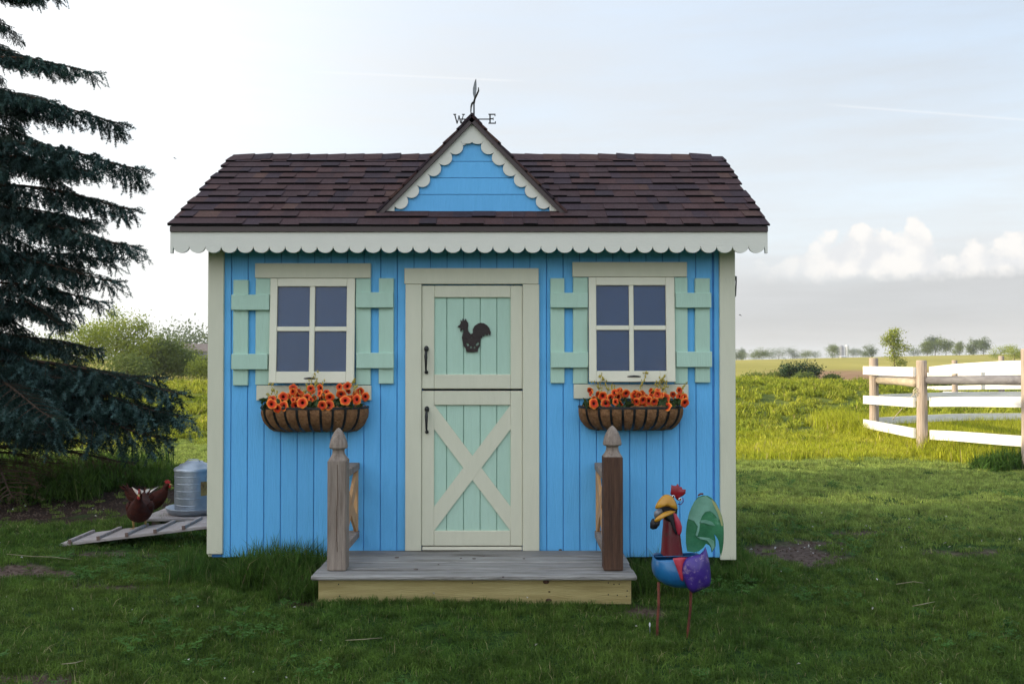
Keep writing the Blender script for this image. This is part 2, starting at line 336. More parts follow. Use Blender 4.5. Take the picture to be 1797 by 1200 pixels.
def thing(name, label, cat, loc=(0, 0, 0), group=None, rot=None, data=None, mats=None):
    o = link(name, data, mats, loc=loc, rot=rot); o['label'] = label; o['category'] = cat
    if group: o['group'] = group
    return o
def group_part(name, parent):            # an Empty part that carries its own sub-parts
    return link(name, None, parent=parent)
def box_part(name, parent, m, x0, x1, y0, y1, z0, z1, c=.0025):
    b = MB(); b.cbox(x0, x1, y0, y1, z0, z1, c); return link(name, b.mesh(name), m, parent)
def flat(outlines, depth, bevel=0.):
    """filled outlines (holes allowed) in XZ, thickness along Y, front face at y=-depth/2"""
    cu = bpy.data.curves.new('outline', 'CURVE'); cu.dimensions = '2D'; cu.fill_mode = 'BOTH'; cu.extrude = depth/2
    for ol in outlines:
        sp = cu.splines.new('POLY'); sp.points.add(len(ol)-1)
        for p, (x, z) in zip(sp.points, ol): p.co = (x, z, 0, 1)
        sp.use_cyclic_u = True
    ob = bpy.data.objects.new('outline', cu); COL.objects.link(ob)
    dg = bpy.context.evaluated_depsgraph_get(); dg.update()
    me = bpy.data.meshes.new_from_object(ob.evaluated_get(dg))
    bpy.data.objects.remove(ob); bpy.data.curves.remove(cu)
    me.transform(Matrix.Rotation(math.pi/2, 4, 'X')); me.materials.clear()
    return me
def npmesh(name, V, F, smooth=False, attr=None):
    V = np.asarray(V, np.float32).reshape(-1, 3); F = np.asarray(F, np.int32); k = F.shape[1]
    me = bpy.data.meshes.new(name); me.vertices.add(len(V)); me.vertices.foreach_set('co', V.ravel())
    me.loops.add(F.size); me.loops.foreach_set('vertex_index', F.ravel())
    me.polygons.add(len(F)); me.polygons.foreach_set('loop_start', np.arange(0, F.size, k, dtype=np.int32))
    try: me.polygons.foreach_set('loop_total', np.full(len(F), k, np.int32))
    except Exception: pass
    if smooth: me.polygons.foreach_set('use_smooth', np.ones(len(F), bool))
    me.update(calc_edges=True)
    if attr:
        for n_, (dom, vals) in attr.items():
            a = me.attributes.new(n_, 'FLOAT', dom); a.data.foreach_set('value', np.asarray(vals, np.float32))
    return me

# ------------------------------------------------------------------ terrain
def smooth(a, b, x):
    t = np.clip((x-a)/(b-a), 0, 1); return t*t*(3-2*t)
def vnoise(x, y, s, seed=0):
    x = np.asarray(x, float)*s + seed*17.3; y = np.asarray(y, float)*s - seed*9.1
    return (np.sin(x*1.0+1.3*np.sin(y*1.7+seed)) + np.sin(y*1.31+1.7*np.sin(x*.9)) + .6*np.sin(x*2.3+y*1.9+seed*2))/2.6
def H(x, y):
    x = np.asarray(x, float); y = np.asarray(y, float)
    r = np.hypot(x, y); front = smooth(.05, .5, y/np.maximum(r, .01)); Y = np.maximum(y, 0)
    px = 898.5 + 1600*np.clip(x/np.maximum(y, 1.), -.6, .62)
    yc = np.interp(px, [0, 330, 1290, 1520, 1650, 1800], [678, 678, 668, 677, 696, 700])
    crest = CZ - (yc-625)/1600*22
    e = np.interp(px, [0, 370, 1290, 1780, 1900], [-.0030, -.0030, -.0042, .0025, .0030])
    far = CZ + e*Y
    h = crest*smooth(11.8, 21, Y)
    h = h + (-.05-crest)*smooth(22.5, 34, Y)
    h = h + smooth(60, 165, Y)*(far - (-.05))
    h = np.where(Y > 165, far, h)
    h = h*front
    lawn = 1-smooth(12, 30, r)
    h = h + .014*vnoise(x, y, 1.1, 1)*lawn + .012*vnoise(x, y*1.6, 3.1, 2)*lawn*smooth(.3, .8, r/10+.35)
    h = h + .05*vnoise(x, y, .55, 3)*smooth(13, 18, Y)*(1-smooth(40, 70, Y))*front*.6
    return h
def Hs(x, y): return float(H(x, y))
DIRT = [(1.66, 5.30, .30, .36), (2.42, 5.95, .30, .10), (2.55, 5.35, .26, .09), (1.95, 5.62, .25, .10), (-2.70, 4.84, .36, .17), (-1.78, 3.27, .28, .06),
        (-.98, 4.32, .13, .14), (.52, 4.16, .20, .10), (-3.9, 7.3, 1.7, 1.25), (-4.6, 7.8, 1.7, 1.7), (-1.95, 4.55, .22, .05), (-2.3, 5.35, .30, .06)]
def dirt(x, y):
    x = np.asarray(x, float); y = np.asarray(y, float); m = np.zeros_like(x)
    for cx, cy, rx, ry in DIRT:
        d = np.hypot((x-cx)/rx, (y-cy)/ry) + .35*vnoise(x, y, 9, 5) + .2*vnoise(x, y, 23, 6)
        m = np.maximum(m, 1-smooth(.7, 1.2, d))
    return m
def ground_material():
    m = bpy.data.materials.new('ground_earth_and_grass'); m.use_nodes = True; nt = m.node_tree; N = nt.nodes; L = nt.links
    p = N['Principled BSDF']; p.inputs['Roughness'].default_value = .95; p.inputs['Specular IOR Level'].default_value = .1
    g = N.new('ShaderNodeNewGeometry'); pos = g.outputs['Position']
    def noise(s, d=6, st=None):
        v = pos
        if st: mp = N.new('ShaderNodeMapping'); L.new(pos, mp.inputs[0]); mp.inputs['Scale'].default_value = st; v = mp.outputs[0]
        n = N.new('ShaderNodeTexNoise'); L.new(v, n.inputs['Vector']); n.inputs['Scale'].default_value = s; n.inputs['Detail'].default_value = d; n.inputs['Roughness'].default_value = .65; return n.outputs['Fac']
    def rng_(x, a, b, c=0, d=1):
        r = N.new('ShaderNodeMapRange'); r.interpolation_type = 'SMOOTHSTEP'; L.new(x, r.inputs[0])
        for i, v in enumerate((a, b, c, d)): r.inputs[i+1].default_value = v
        return r.outputs[0]
    def mix(f, a, b):
        n = N.new('ShaderNodeMix'); n.data_type = 'RGBA'; L.new(f, n.inputs[0])
        for i, x in ((6, a), (7, b)):
            if isinstance(x, tuple): n.inputs[i].default_value = (*x, 1)
            else: L.new(x, n.inputs[i])
        return n.outputs[2]
    def mt(op, a, b):
        n = N.new('ShaderNodeMath'); n.operation = op
        for i, x in enumerate((a, b)):
            if isinstance(x, (int, float)): n.inputs[i].default_value = x
            else: L.new(x, n.inputs[i])
        return n.outputs[0]
    soil = mix(rng_(noise(30), .3, .7), (.055, .036, .028), (.15, .105, .085))
    turf = mix(rng_(noise(38), .35, .65), (.012, .030, .006), (.040, .085, .014))
    am = N.new('ShaderNodeAttribute'); am.attribute_name = 'mulch'
    soil = mix(am.outputs['Fac'], soil, mix(rng_(noise(45), .35, .7), (.018, .011, .008), (.060, .036, .026)))
    at = N.new('ShaderNodeAttribute'); at.attribute_name = 'dirt'
    near = mix(at.outputs['Fac'], turf, soil)
    # beyond the lawn: field colours
    f1 = mix(rng_(noise(2.2, 8), .3, .7), (.05, .075, .014), (.17, .19, .03))
    sep = N.new('ShaderNodeSeparateXYZ'); L.new(pos, sep.inputs[0])
    c = mix(rng_(sep.outputs[1], 10, 13), near, f1)
    far = mix(rng_(noise(.05, 8, (1, .35, 1)), .3, .7), (.29, .25, .05), (.40, .33, .08))
    rows = N.new('ShaderNodeTexWave'); L.new(pos, rows.inputs['Vector']); rows.bands_direction = 'Y'; rows.inputs['Scale'].default_value = .09; rows.inputs['Distortion'].default_value = 3; rows.inputs['Detail'].default_value = 3
    far = mix(mt('MULTIPLY', rows.outputs['Fac'], .3), far, (.26, .26, .08))
    c = mix(rng_(sep.outputs[1], 30, 48), c, far)
    # tilled brown strip beyond the first field
    b1 = mt('MULTIPLY', rng_(sep.outputs[1], 42, 48), rng_(sep.outputs[1], 82, 66)); b1 = mt('MULTIPLY', b1, rng_(mt('ADD', mt('DIVIDE', sep.outputs[0], sep.outputs[1]), mt('MULTIPLY', noise(.15), .08)), .30, .36))
    c = mix(b1, c, mix(rng_(noise(.6), .3, .7), (.22, .12, .07), (.34, .22, .11)))
    L.new(c, p.inputs['Base Color'])
    bp = N.new('ShaderNodeBump'); bp.inputs['Strength'].default_value = .7; bp.inputs['Distance'].default_value = .02; L.new(noise(40), bp.inputs['Height']); L.new(bp.outputs[0], p.inputs['Normal'])
    return m
M['ground'] = ground_material()
def build_ground():
    # fine lawn sheet joined to a coarser polar sheet that reaches the horizon: one mesh
    rs = [0.0] + list(np.concatenate([np.arange(.5, 12, .07), 12*1.035**np.arange(0, 162)]))
    rs = [r for r in rs if r < 1500] + [1500]
    na = 560
    ang = np.concatenate([np.linspace(-.68, .68, 400), np.linspace(.68, 2*math.pi-.68, na-400+2)[1:-1]])
    na = len(ang); V = [(0, 0, Hs(0, 0))]; rr = np.array(rs[1:])
    A, Rr = np.meshgrid(ang, rr); X = Rr*np.sin(A); Y = Rr*np.cos(A); Z = H(X, Y)
    D = dirt(X, Y); Z = Z - .012*D
    V = np.concatenate([[[0, 0, Hs(0, 0)]], np.stack([X, Y, Z], -1).reshape(-1, 3)])
    n = len(rr); i, k = np.meshgrid(np.arange(n-1), np.arange(na), indexing='ij')
    a = 1+i*na+k; b = 1+i*na+(k+1) % na; c = 1+(i+1)*na+(k+1) % na; d = 1+(i+1)*na+k
    F = np.stack([a, b, c, d], -1).reshape(-1, 4)
    F = np.concatenate([F, np.stack([np.zeros(na, int), 1+(np.arange(na)+1) % na, 1+np.arange(na), np.zeros(na, int)], -1)])
    tri = F[-na:, :3]; quads = F[:-na]
    me = bpy.data.meshes.new('ground'); me.from_pydata(V.tolist(), [], quads[:, ::-1].tolist() + tri[:, ::-1].tolist())
    me.polygons.foreach_set('use_smooth', [True]*len(me.polygons))
    at = me.attributes.new('dirt', 'FLOAT', 'POINT'); at.data.foreach_set('value', np.concatenate([[0], D.ravel()]).astype(np.float32))
    mu = 1-smooth(1.7, 2.6, np.hypot(X.ravel()+4.4, (Y.ravel()-7.6)*1.2)); mu = np.maximum(mu, 1-smooth(.1, .35, np.hypot(X.ravel()+.98, Y.ravel()-4.32)))
    at = me.attributes.new('mulch', 'FLOAT', 'POINT'); at.data.foreach_set('value', np.concatenate([[0], mu]).astype(np.float32))
    o = link('ground', me, M['ground']); o['kind'] = 'structure'
    if me.polygons[5].normal.z < 0: me.flip_normals()
build_ground()

# ------------------------------------------------------------------ the playhouse
YW = 4.8; YE = 4.6; YR = 5.62; YB = 2*YR-YE; YWB = YB-.2
XL = PX(368, YW); XR = PX(1288, YW); HC = (XL+XR)/2
house = thing('playhouse', 'sky blue wooden playhouse with mint shutters, scalloped trim and brown shingle roof', 'playhouse', (HC, YW, 0))
def wx(px): return PX(px, YW)
def wz(py): return PZ(py, YW)
ZE = PZ(395, YE); ZR = PZ(275, YR); SL = (ZR-ZE)/(YR-YE)
def roofz(y): return ZE + (y-YE)*SL if y <= YR else ZR - (y-YR)*SL
WALLTOP = roofz(YW) - .045; WB = .10
EXL, EXR = PX(297, YE), PX(1348.5, YE)
# openings (in wall coordinates)
win = []
for (x0, x1, y0, y1) in ((478, 626, 490, 672), (1032, 1182, 488, 670)):
    win.append((wx(x0)+.012, wx(x1)-.012, wz(y1)+.012, wz(y0)-.012))
door = (wx(742), wx(915), WB, wz(503))
opens = win + [door]
# backing wall with real openings
xs = sorted({XL+.02, XR-.02, *[o[0] for o in opens], *[o[1] for o in opens]}); zs = sorted({WB, WALLTOP-.01, *[o[2] for o in opens], *[o[3] for o in opens]})
b = MB()
for i in range(len(xs)-1):
    for j in range(len(zs)-1):
        cx, cz = (xs[i]+xs[i+1])/2, (zs[j]+zs[j+1])/2
        if any(o[0] < cx < o[1] and o[2] < cz < o[3] for o in opens): continue
        b.box(xs[i], xs[i+1], YW-.0072, YW+.03, zs[j], zs[j+1])
link('front_wall', b.mesh(), M['blue_back'], house)
# side walls, gables, back wall
for sx in (XL+.012, XR-.012-.02):
    b = MB(); zt = lambda y: roofz(y)-.05
    poly = [(YW+.031, WB), (YWB, WB), (YWB, zt(YWB)), (YR, zt(YR)), (YW+.031, zt(YW))]
    T = Matrix(((0, 1, 0, sx), (1, 0, 0, 0), (0, 0, 1, 0), (0, 0, 0, 1)))
    b.prism(poly, .02, T); link('side_wall', b.mesh(), M['blue'], house)
box_part('back_wall', house, M['blue'], XL+.034, XR-.034, YWB-.03, YWB-.002, WB, roofz(YWB)-.05)
box_part('floor', house, M['wood_ramp'], XL+.034, XR-.034, YW+.033, YWB-.033, WB+.005, WB+.03)
# siding boards
gx = [wx(407+29.05*k) for k in range(-1, 31)]; gx = [g for g in gx if wx(396) < g < wx(1260)]
edges = [wx(393)] + gx + [wx(1252), wx(1263)]
G = .0019
for i in range(len(edges)-1):
    a0, a1 = edges[i]+G, edges[i+1]-G
    if a1-a0 < .006: continue
    segs = [(WB+random.uniform(-.002, .002), WALLTOP)]
    for o in opens:
        if a0 < o[1] and a1 > o[0]:
            if a0 >= o[0]-.05 and a1 <= o[1]+.05:
                if o is door: segs = [(s0, s1) if s0 > o[3] else (max(s0, o[3]+.005), s1) for s0, s1 in segs if s1 > o[3]]
                else: segs = [q for s0, s1 in segs for q in ((s0, o[2]-.004), (o[3]+.004, s1))]
    for s0, s1 in segs:
        if a0 < door[0] < a1 and s0 < .5: pass
        dd = random.uniform(0, .001)
        # clip boards that overlap an opening edge so they never cross the glass
        x0, x1 = a0, a1
        for o in opens:
            if o[2] < (s0+s1)/2 < o[3]:
                if x0 < o[0] < x1: x1 = o[0]-.002
                if x0 < o[1] < x1: x0 = o[1]+.002
        if x1-x0 > .006: box_part('siding_board', house, M['blue'], x0, x1, YW-.0125-dd, YW-.0076, s0, s1, .0022)
# corner boards
box_part('corner_board', house, M['cream'], XL-.001, wx(395), YW-.030, YW-.002, PZ(970, YW), WALLTOP)
box_part('corner_board', house, M['cream'], wx(1261), XR+.001, YW-.030, YW-.002, PZ(980, YW), WALLTOP)
for sx, s in ((XL-.003, -1), (XR-.017, 1)):
    box_part('corner_board', house, M['cream'], sx, sx+.02, YW-.001, YW+.08, WB, WALLTOP)
    box_part('corner_board', house, M['cream'], sx, sx+.02, YWB-.08, YWB+.01, WB, roofz(YWB)-.05)
# iron hook on the right side wall
b = MB(); hx = XR+.004
b.tube([(hx, YW+.06, PZ(483, YW)), (hx+.022, YW+.06, PZ(485, YW)), (hx+.024, YW+.06, PZ(492, YW)), (hx+.020, YW+.06, PZ(518, YW)), (hx, YW+.06, PZ(523, YW))], [.007, .008, .004, .004, .007], 8)
link('iron_hook', b.mesh(smooth=True), M['black'], house)

# door surround
DT = .030
box_part('door_trim', house, M['cream'], wx(713), wx(741), YW-.014-DT, YW-.0135, .139, wz(500)); 
box_part('door_trim', house, M['cream'], wx(917), wx(946), YW-.014-DT, YW-.0135, .139, wz(500))
box_part('door_trim', house, M['cream'], wx(711), wx(945), YW-.016-DT, YW-.0135, wz(500)+.001, wz(472))
box_part('threshold', house, M['lightcream'], wx(742), wx(916), YW-.030, YW+.02, .1395, wz(957))
def door_leaf(name, z0, z1, stile, top, bot):
    d = group_part(name, house); x0, x1 = wx(741)+.0007, wx(917)-.0007; yf = YW-.033
    ps0, ps1 = wx(763), wx(896); pz0, pz1 = z0+bot, z1-top
    cream = M['cream']
    box_part('stile', d, cream, x0, ps0, yf, yf+.022, z0, z1); box_part('stile', d, cream, ps1, x1, yf, yf+.022, z0, z1)
    box_part('rail', d, cream, ps0+.0004, ps1-.0004, yf-.0005, yf+.022, z0, pz0); box_part('rail', d, cream, ps0+.0004, ps1-.0004, yf-.0005, yf+.022, pz1, z1)
    box_part('panel_backing', d, M['mint_dark'], ps0-.008, ps1+.008, yf+.0165, yf+.0225, pz0-.006, pz1+.006, .001)
    g = [ps0-.01] + [wx(p) for p in (784.5, 814, 843, 872)] + [ps1+.01]
    for i in range(5): box_part('plank', d, M['mint'], g[i]+.0018, g[i+1]-.0018, yf+.0115, yf+.0162, pz0-.008, pz1+.008, .003)
    return d, ps0, ps1, pz0, pz1, yf
ud = door_leaf('upper_door', wz(682)+.001, wz(502), 0, .062, .075)
ld = door_leaf('lower_door', wz(955), wz(685)-.001, 0, .074, .078)
d, a0, a1, c0, c1, yf = ld
band = .125
def brace(poly, y, t):
    b = MB(); b.prism(poly, t, Matrix.Translation((0, y, 0))); return link('brace', b.mesh(), M['cream'], d)
# one whole diagonal, the other in two pieces butted to it
brace([(a0, c0), (a0, c0+band), (a1, c1), (a1, c1-band)], yf+.001, .0108)
def isect(p, q, r, s):
    d1 = Vector((q[0]-p[0], q[1]-p[1])); d2 = Vector((s[0]-r[0], s[1]-r[1])); t = ((r[0]-p[0])*d2.y-(r[1]-p[1])*d2.x)/(d1.x*d2.y-d1.y*d2.x)
    return (p[0]+d1.x*t, p[1]+d1.y*t)
Ua, Ub = (a0, c0+band), (a1, c1); La, Lb = (a0, c0), (a1, c1-band)
Ta, Tb = (a0, c1), (a1, c0+band); Ba, Bb = (a0, c1-band), (a1, c0)
brace([Ta, isect(Ta, Tb, Ua, Ub), isect(Ba, Bb, Ua, Ub), Ba], yf+.002, .0098)
brace([Bb, isect(Ba, Bb, La, Lb), isect(Ta, Tb, La, Lb), Tb], yf+.002, .0098)
def pull(parent, x, z0, z1, y):
    b = MB(); n = 7
    b.lathe([(0, z1-.024), (.010, z1-.024), (.013, z1-.012), (.010, z1-.002), (.004, z1+.003), (0, z1+.004)], 10, (x, y-.006))
    b.tube([(x, y-.004, z1-.02), (x, y-.030, z1-.028), (x, y-.036, (z0+z1)/2+.02), (x, y-.032, z0+.03), (x, y-.026, z0+.018), (x, y-.004, z0+.010)], [.007, .0065, .0085, .0055, .005, .006], 8)
    b.lathe([(0, z0-.002), (.008, z0), (.010, z0+.008), (.006, z0+.016), (0, z0+.017)], 10, (x, y-.006))
    return link('handle', b.mesh(smooth=True), M['black'], parent)
pull(ud[0], wx(749.5), wz(655), wz(608), yf); pull(ld[0], wx(750.5), wz(759), wz(713), yf)
# rooster plaque
Rp = [(238,262),(249,253),(252,245),(250,234),(257,240),(260,228),(266,238),(272,229),(276,240),(281,246),(282,256),(280,268),(283,280),(292,292),(300,288),(300,273),(307,259),(320,250),(332,246),(345,248),(358,256),(367,268),(373,284),(370,299),(363,290),(358,300),(351,292),(345,302),(338,297),(339,306),(331,309),(329,325),(330,338),(322,350),(320,362),(300,365),(274,363),(272,350),(262,338),(259,322),(256,306),(259,292),(264,280),(262,272),(256,276),(252,284),(249,276),(252,268)]
def zp(p): return (wx(p[0]/2.3077+700), wz(p[1]/2.3077+460))
holes = [[(273,326),(283,330),(286,338),(278,340)], [(322,322),(326,332),(316,340),(312,334)], [(288,345),(293,338),(297,346),(292,350)], [(303,346),(308,338),(311,347),(306,351)], [(296,300),(299,305),(294,308)]]
me = flat([[zp(p) for p in Rp]] + [[zp(p) for p in h] for h in holes], .006); me.transform(Matrix.Translation((0, yf+.005, 0)))
link('rooster_plaque', me, M['plaque'], ud[0])

# windows
blindm = mat('slate_blue_blind', (.045, .118, .27), (.04, .11, .25), .8, 4, bump=.05)
def pane_mat():
    m = bpy.data.materials.new('window_glass'); m.use_nodes = True; nt = m.node_tree; N = nt.nodes; L = nt.links; N.remove(N['Principled BSDF'])
    t = N.new('ShaderNodeBsdfTransparent'); t.inputs[0].default_value = (.90, .92, .95, 1)
    g = N.new('ShaderNodeBsdfGlossy'); g.inputs['Roughness'].default_value = .03
    fr = N.new('ShaderNodeFresnel'); fr.inputs[0].default_value = 1.38
    tc = N.new('ShaderNodeTexCoord'); n = N.new('ShaderNodeTexNoise'); L.new(tc.outputs['Object'], n.inputs['Vector']); n.inputs['Scale'].default_value = 3
    bp = N.new('ShaderNodeBump'); bp.inputs['Strength'].default_value = .06; L.new(n.outputs['Fac'], bp.inputs['Height']); L.new(bp.outputs[0], g.inputs['Normal'])
    ms = N.new('ShaderNodeMixShader'); L.new(fr.outputs[0], ms.inputs[0]); L.new(t.outputs[0], ms.inputs[1]); L.new(g.outputs[0], ms.inputs[2]); L.new(ms.outputs[0], N['Material Output'].inputs[0]); return m
M['glass'] = pane_mat()
def window(x0, x1, yt, yb, panes_x, panes_y, hdr, sill, handle, lab):
    wn = group_part('window', house); yo = YW-.040
    # the sash hangs from its top edge and stands slightly open at the bottom
    zt, zb = wz(yt), wz(yb); X0, X1 = wx(x0), wx(x1)
    T = Matrix.Translation((0, YW-.022, zt)) @ Matrix.Rotation(R(-3.0), 4, 'X') @ Matrix.Translation((0, -(YW-.022), -zt))
    def sb(name, a, b_, c, d_, y0, y1, m, ch=.002):
        q = MB(); q.cbox(a, b_, y0, y1, c, d_, ch, T); return link(name, q.mesh(), m, wn)
    px0, px1, px2, px3 = [wx(v) for v in panes_x]; pz0, pz1, pz2, pz3 = [wz(v) for v in panes_y]
    m = M['lightcream']
    sb('stile', X0, px0, zb, zt, yo, yo+.020, m); sb('stile', px3, X1, zb, zt, yo, yo+.020, m)
    sb('rail', px0+.0003, px3-.0003, pz0, zt, yo-.0004, yo+.020, m); sb('rail', px0+.0003, px3-.0003, zb, pz3, yo-.0004, yo+.020, m)
    sb('muntin', px1, px2, pz3, pz0, yo+.002, yo+.017, m); 
    sb('muntin', px0, px1-.0003, pz2, pz1, yo+.003, yo+.017, m); sb('muntin', px2+.0003, px3, pz2, pz1, yo+.003, yo+.017, m)
    for a, b_ in ((px0, px1), (px2, px3)):
        for c, d_ in ((pz1, pz0), (pz3, pz2)): sb('pane', a, b_, c, d_, yo+.009, yo+.012, M['glass'], .0005)
    sb('blind', X0+.006, X1-.006, zb+.006, zt-.006, yo+.021, yo+.023, blindm, .0005)
    # handle
    hx0, hx1, hy = handle; q = MB(); z = wz(hy); ys = yo-.012
    A, B_ = wx(hx0), wx(hx1)
    q.tube([(A, ys+.008, z), (A+.006, ys-.010, z), ((A+B_)/2, ys-.018, z+.003), (B_-.006, ys-.010, z), (B_, ys+.008, z)], [.007, .0045, .005, .0045, .007], 8)
    for k in (A, B_): q.tube([(k, ys+.009, z), (k, ys-.002, z)], [.009, .007], 8)
    link('handle', q.mesh(smooth=True), M['black'], wn)
    box_part('window_header', house, M['cream'], wx(hdr[0]), wx(hdr[1]), YW-.036, YW-.0125, wz(hdr[3]), wz(hdr[2]))
    box_part('window_sill_board', house, M['cream'], wx(sill[0]), wx(sill[1]), YW-.034, YW-.0125, wz(sill[3]), wz(sill[2]))
window(477.5, 625, 490, 672, (490, 546.5, 555.5, 611), (504, 574, 582, 652), (450, 652, 463, 489), (453, 653, 676, 702), (533, 566, 664), 'l')
window(1032, 1181.5, 488, 670, (1045, 1102, 1110, 1166), (502, 572, 580, 651), (1004, 1204, 461, 487), (1006, 1206, 674, 699), (1093, 1126, 660.5), 'r')
def shutter(bx, bt):
    s = group_part('shutter', house)
    for x0, x1, y0, y1 in bx: box_part('board', s, M['mint'], wx(x0), wx(x1), YW-.0325, YW-.0126, wz(y1), wz(y0))
    for x0, x1, y0, y1 in bt: box_part('batten', s, M['mint'], wx(x0), wx(x1), YW-.052, YW-.0328, wz(y1), wz(y0))
shutter([(412, 438, 492, 676), (451, 477, 490, 675)], [(410.5, 476.5, 518, 545), (411, 474, 621, 648)])
shutter([(626, 652, 490, 675), (666, 692, 489, 673)], [(627, 692, 514, 541), (628, 693, 619, 646)])
shutter([(965.5, 990, 489, 672), (1005, 1031, 488, 673)], [(965, 1030.5, 515, 541), (966, 1031, 618, 645)])
shutter([(1182.5, 1205, 488, 673), (1218, 1244, 489, 671)], [(1183, 1245, 515, 541), (1184, 1246, 617, 644)])

# ---- roof
roof = group_part('roof', house)
T0 = .030
def slab(name, x0, x1, y0, y1, off0, off1, m, parent, side=1):
    """a sheet lying on the roof slope, offsets measured vertically"""
    q = MB(); vs = []
    for off in (off0, off1):
        for (x, y) in ((x0, y0), (x1, y0), (x1, y1), (x0, y1)): vs.append((x, y, roofz(y)+off))
    q.add(vs, [(0, 3, 2, 1), (4, 5, 6, 7), (0, 1, 5, 4), (1, 2, 6, 5), (2, 3, 7, 6), (3, 0, 4, 7)])
    return link(name, q.mesh(), m, parent)
slab('roof_deck', EXL+.006, EXR-.006, YE+.006, YR, -.045, -.014, M['lightcream'], roof)
slab('roof_deck', EXL+.006, EXR-.006, YR, YB-.006, -.045, -.014, M['lightcream'], roof)
box_part('drip_edge', roof, M['fascia'], EXL, EXR, YE-.004, YE+.004, PZ(407, YE), ZE-.006, .001)
# rake boards
for x0 in (EXL+.002, EXR-.020):
    for (ya, yb) in ((YE+.01, YR), (YR, YB-.01)):
        q = MB(); vs = [(x, y, roofz(y)+o) for o in (-.115, -.047) for x, y in ((x0, ya), (x0+.018, ya), (x0+.018, yb), (x0, yb))]
        q.add(vs, [(0, 3, 2, 1), (4, 5, 6, 7), (0, 1, 5, 4), (1, 2, 6, 5), (2, 3, 7, 6), (3, 0, 4, 7)]); link('rake_board', q.mesh(), M['scallop'], roof)
        q = MB(); vs = [(x, y, roofz(y)+o) for o in (-.046, -.010) for x, y in ((x0-.002, ya), (x0+.020, ya), (x0+.020, yb), (x0-.002, yb))]
        q.add(vs, [(0, 3, 2, 1), (4, 5, 6, 7), (0, 1, 5, 4), (1, 2, 6, 5), (2, 3, 7, 6), (3, 0, 4, 7)]); link('drip_edge', q.mesh(), M['fascia'], roof)
# scalloped fascia board
zt, zn, zb = PZ(407, YE)-.0005, PZ(432.5, YE), PZ(443.5, YE)
n = 37; pitch = (EXR-EXL-.030)/n; ol = [(EXL, zt), (EXL, zb-.002), (EXL+.012, zb-.002)]
for i in range(n):
    c = EXL+.015+pitch*(i+.5)
    for k in range(13):
        a = math.pi*(1-k/12); ol.append((c+pitch/2*math.cos(a)*.995, zn+.004-(zn+.004-zb)*math.sin(a)**.9))
ol += [(EXR-.012, zb-.002), (EXR, zb-.002), (EXR, zt)]
me = flat([ol], .016); me.transform(Matrix.Translation((0, YE+.0128, 0)))
link('scalloped_fascia', me, M['scallop'], roof)
# shingles: courses of thin tabs; the 300 nearest are parts, the rest of the roof is one joined part
DX, DH, DY0 = (PX(661, 4.765)+PX(995.5, 4.765))/2, (PX(995.5, 4.765)-PX(661, 4.765))/2, 4.765
DZ0, DZ1 = PZ(371.5, 4.765), PZ(203, 4.765)
def in_dormer(x, y):
    z = roofz(y); hw = DH*(DZ1-z)/(DZ1-DZ0); return y > DY0+.02 and abs(x-DX) < hw-.035
ncourse = 11; run = (YR-YE+.0)/ncourse
cache = {}
def shingle_mesh(wd, thick, mi):
    key = (wd, thick, mi)
    if key not in cache:
        q = MB(); ex = run*math.hypot(1, SL)
        # local frame: x along the eave, y up the slope, z off the roof
        vs = []
        for x in (0, wd):
            vs += [(x, 0, 0), (x, 0, thick), (x, ex*1.12, .0), (x, ex*1.12, .0015)]
        q.add(vs, [(0, 4, 5, 1), (1, 5, 7, 3), (0, 1, 3, 2), (4, 6, 7, 5), (2, 3, 7, 6), (0, 2, 6, 4)])
        me = q.mesh('shingle'); me.materials.append(SH[mi]); me.materials.append(M['sh_edge'])
        for p_ in me.polygons:
            if all(me.vertices[v].co.y < 1e-6 for v in p_.vertices): p_.material_index = 1
        cache[key] = me
    return cache[key]
count = 0; rest = MB()
ROT = Matrix.Rotation(math.atan(SL), 4, 'X')
widths = (.055, .070, .085, .100, .120)
cand = []
for r_ in range(ncourse):
    y0 = YE-.012 + r_*run; x = EXL-.008 + (0 if r_ == 0 else random.uniform(-.08, 0)); last = -1
    while x < EXR+.006:
        wd = random.choice(widths); thick = random.choice((.008, .014)); mi = random.choices(range(6), (34, 22, 22, 4, 13, 5))[0]
        if mi == 3 and last == 3: mi = 0
        last = mi; x0 = x; x += wd+.0006
        cl = max(x0, EXL-.008); cr = min(x0+wd, EXR+.008)
        if cr-cl < .015: continue
        if in_dormer((cl+cr)/2-(wd*.35), y0+run*.5) and in_dormer((cl+cr)/2+(wd*.35), y0+run*.5): continue
        cand.append((r_, cl, cr-cl, wd, thick, mi, y0))
for (r_, cl, cw, wd, thick, mi, y0) in cand:
    z0 = ZE + (y0-YE)*SL + .001
    if count < 292:
        me = shingle_mesh(round(cw, 3) if abs(cw-wd) > .001 else wd, thick, mi)
        o = link('shingle', me, None, roof, world=False); o.location = Vector((cl, y0, z0)) - Vector((0, 0, 0)); o.rotation_euler = (math.atan(SL), 0, 0); count += 1
    else:
        Tm = Matrix.Translation((cl, y0, z0)) @ ROT; rest.cur = mi; ex = run*math.hypot(1, SL); vs = []
        for xx in (0, cw): vs += [Tm @ Vector(v) for v in ((xx, 0, 0), (xx, 0, thick), (xx, ex*1.12, 0), (xx, ex*1.12, .0015))]
        rest.add(vs, [(0, 4, 5, 1), (1, 5, 7, 3), (0, 1, 3, 2), (4, 6, 7, 5), (2, 3, 7, 6), (0, 2, 6, 4)])
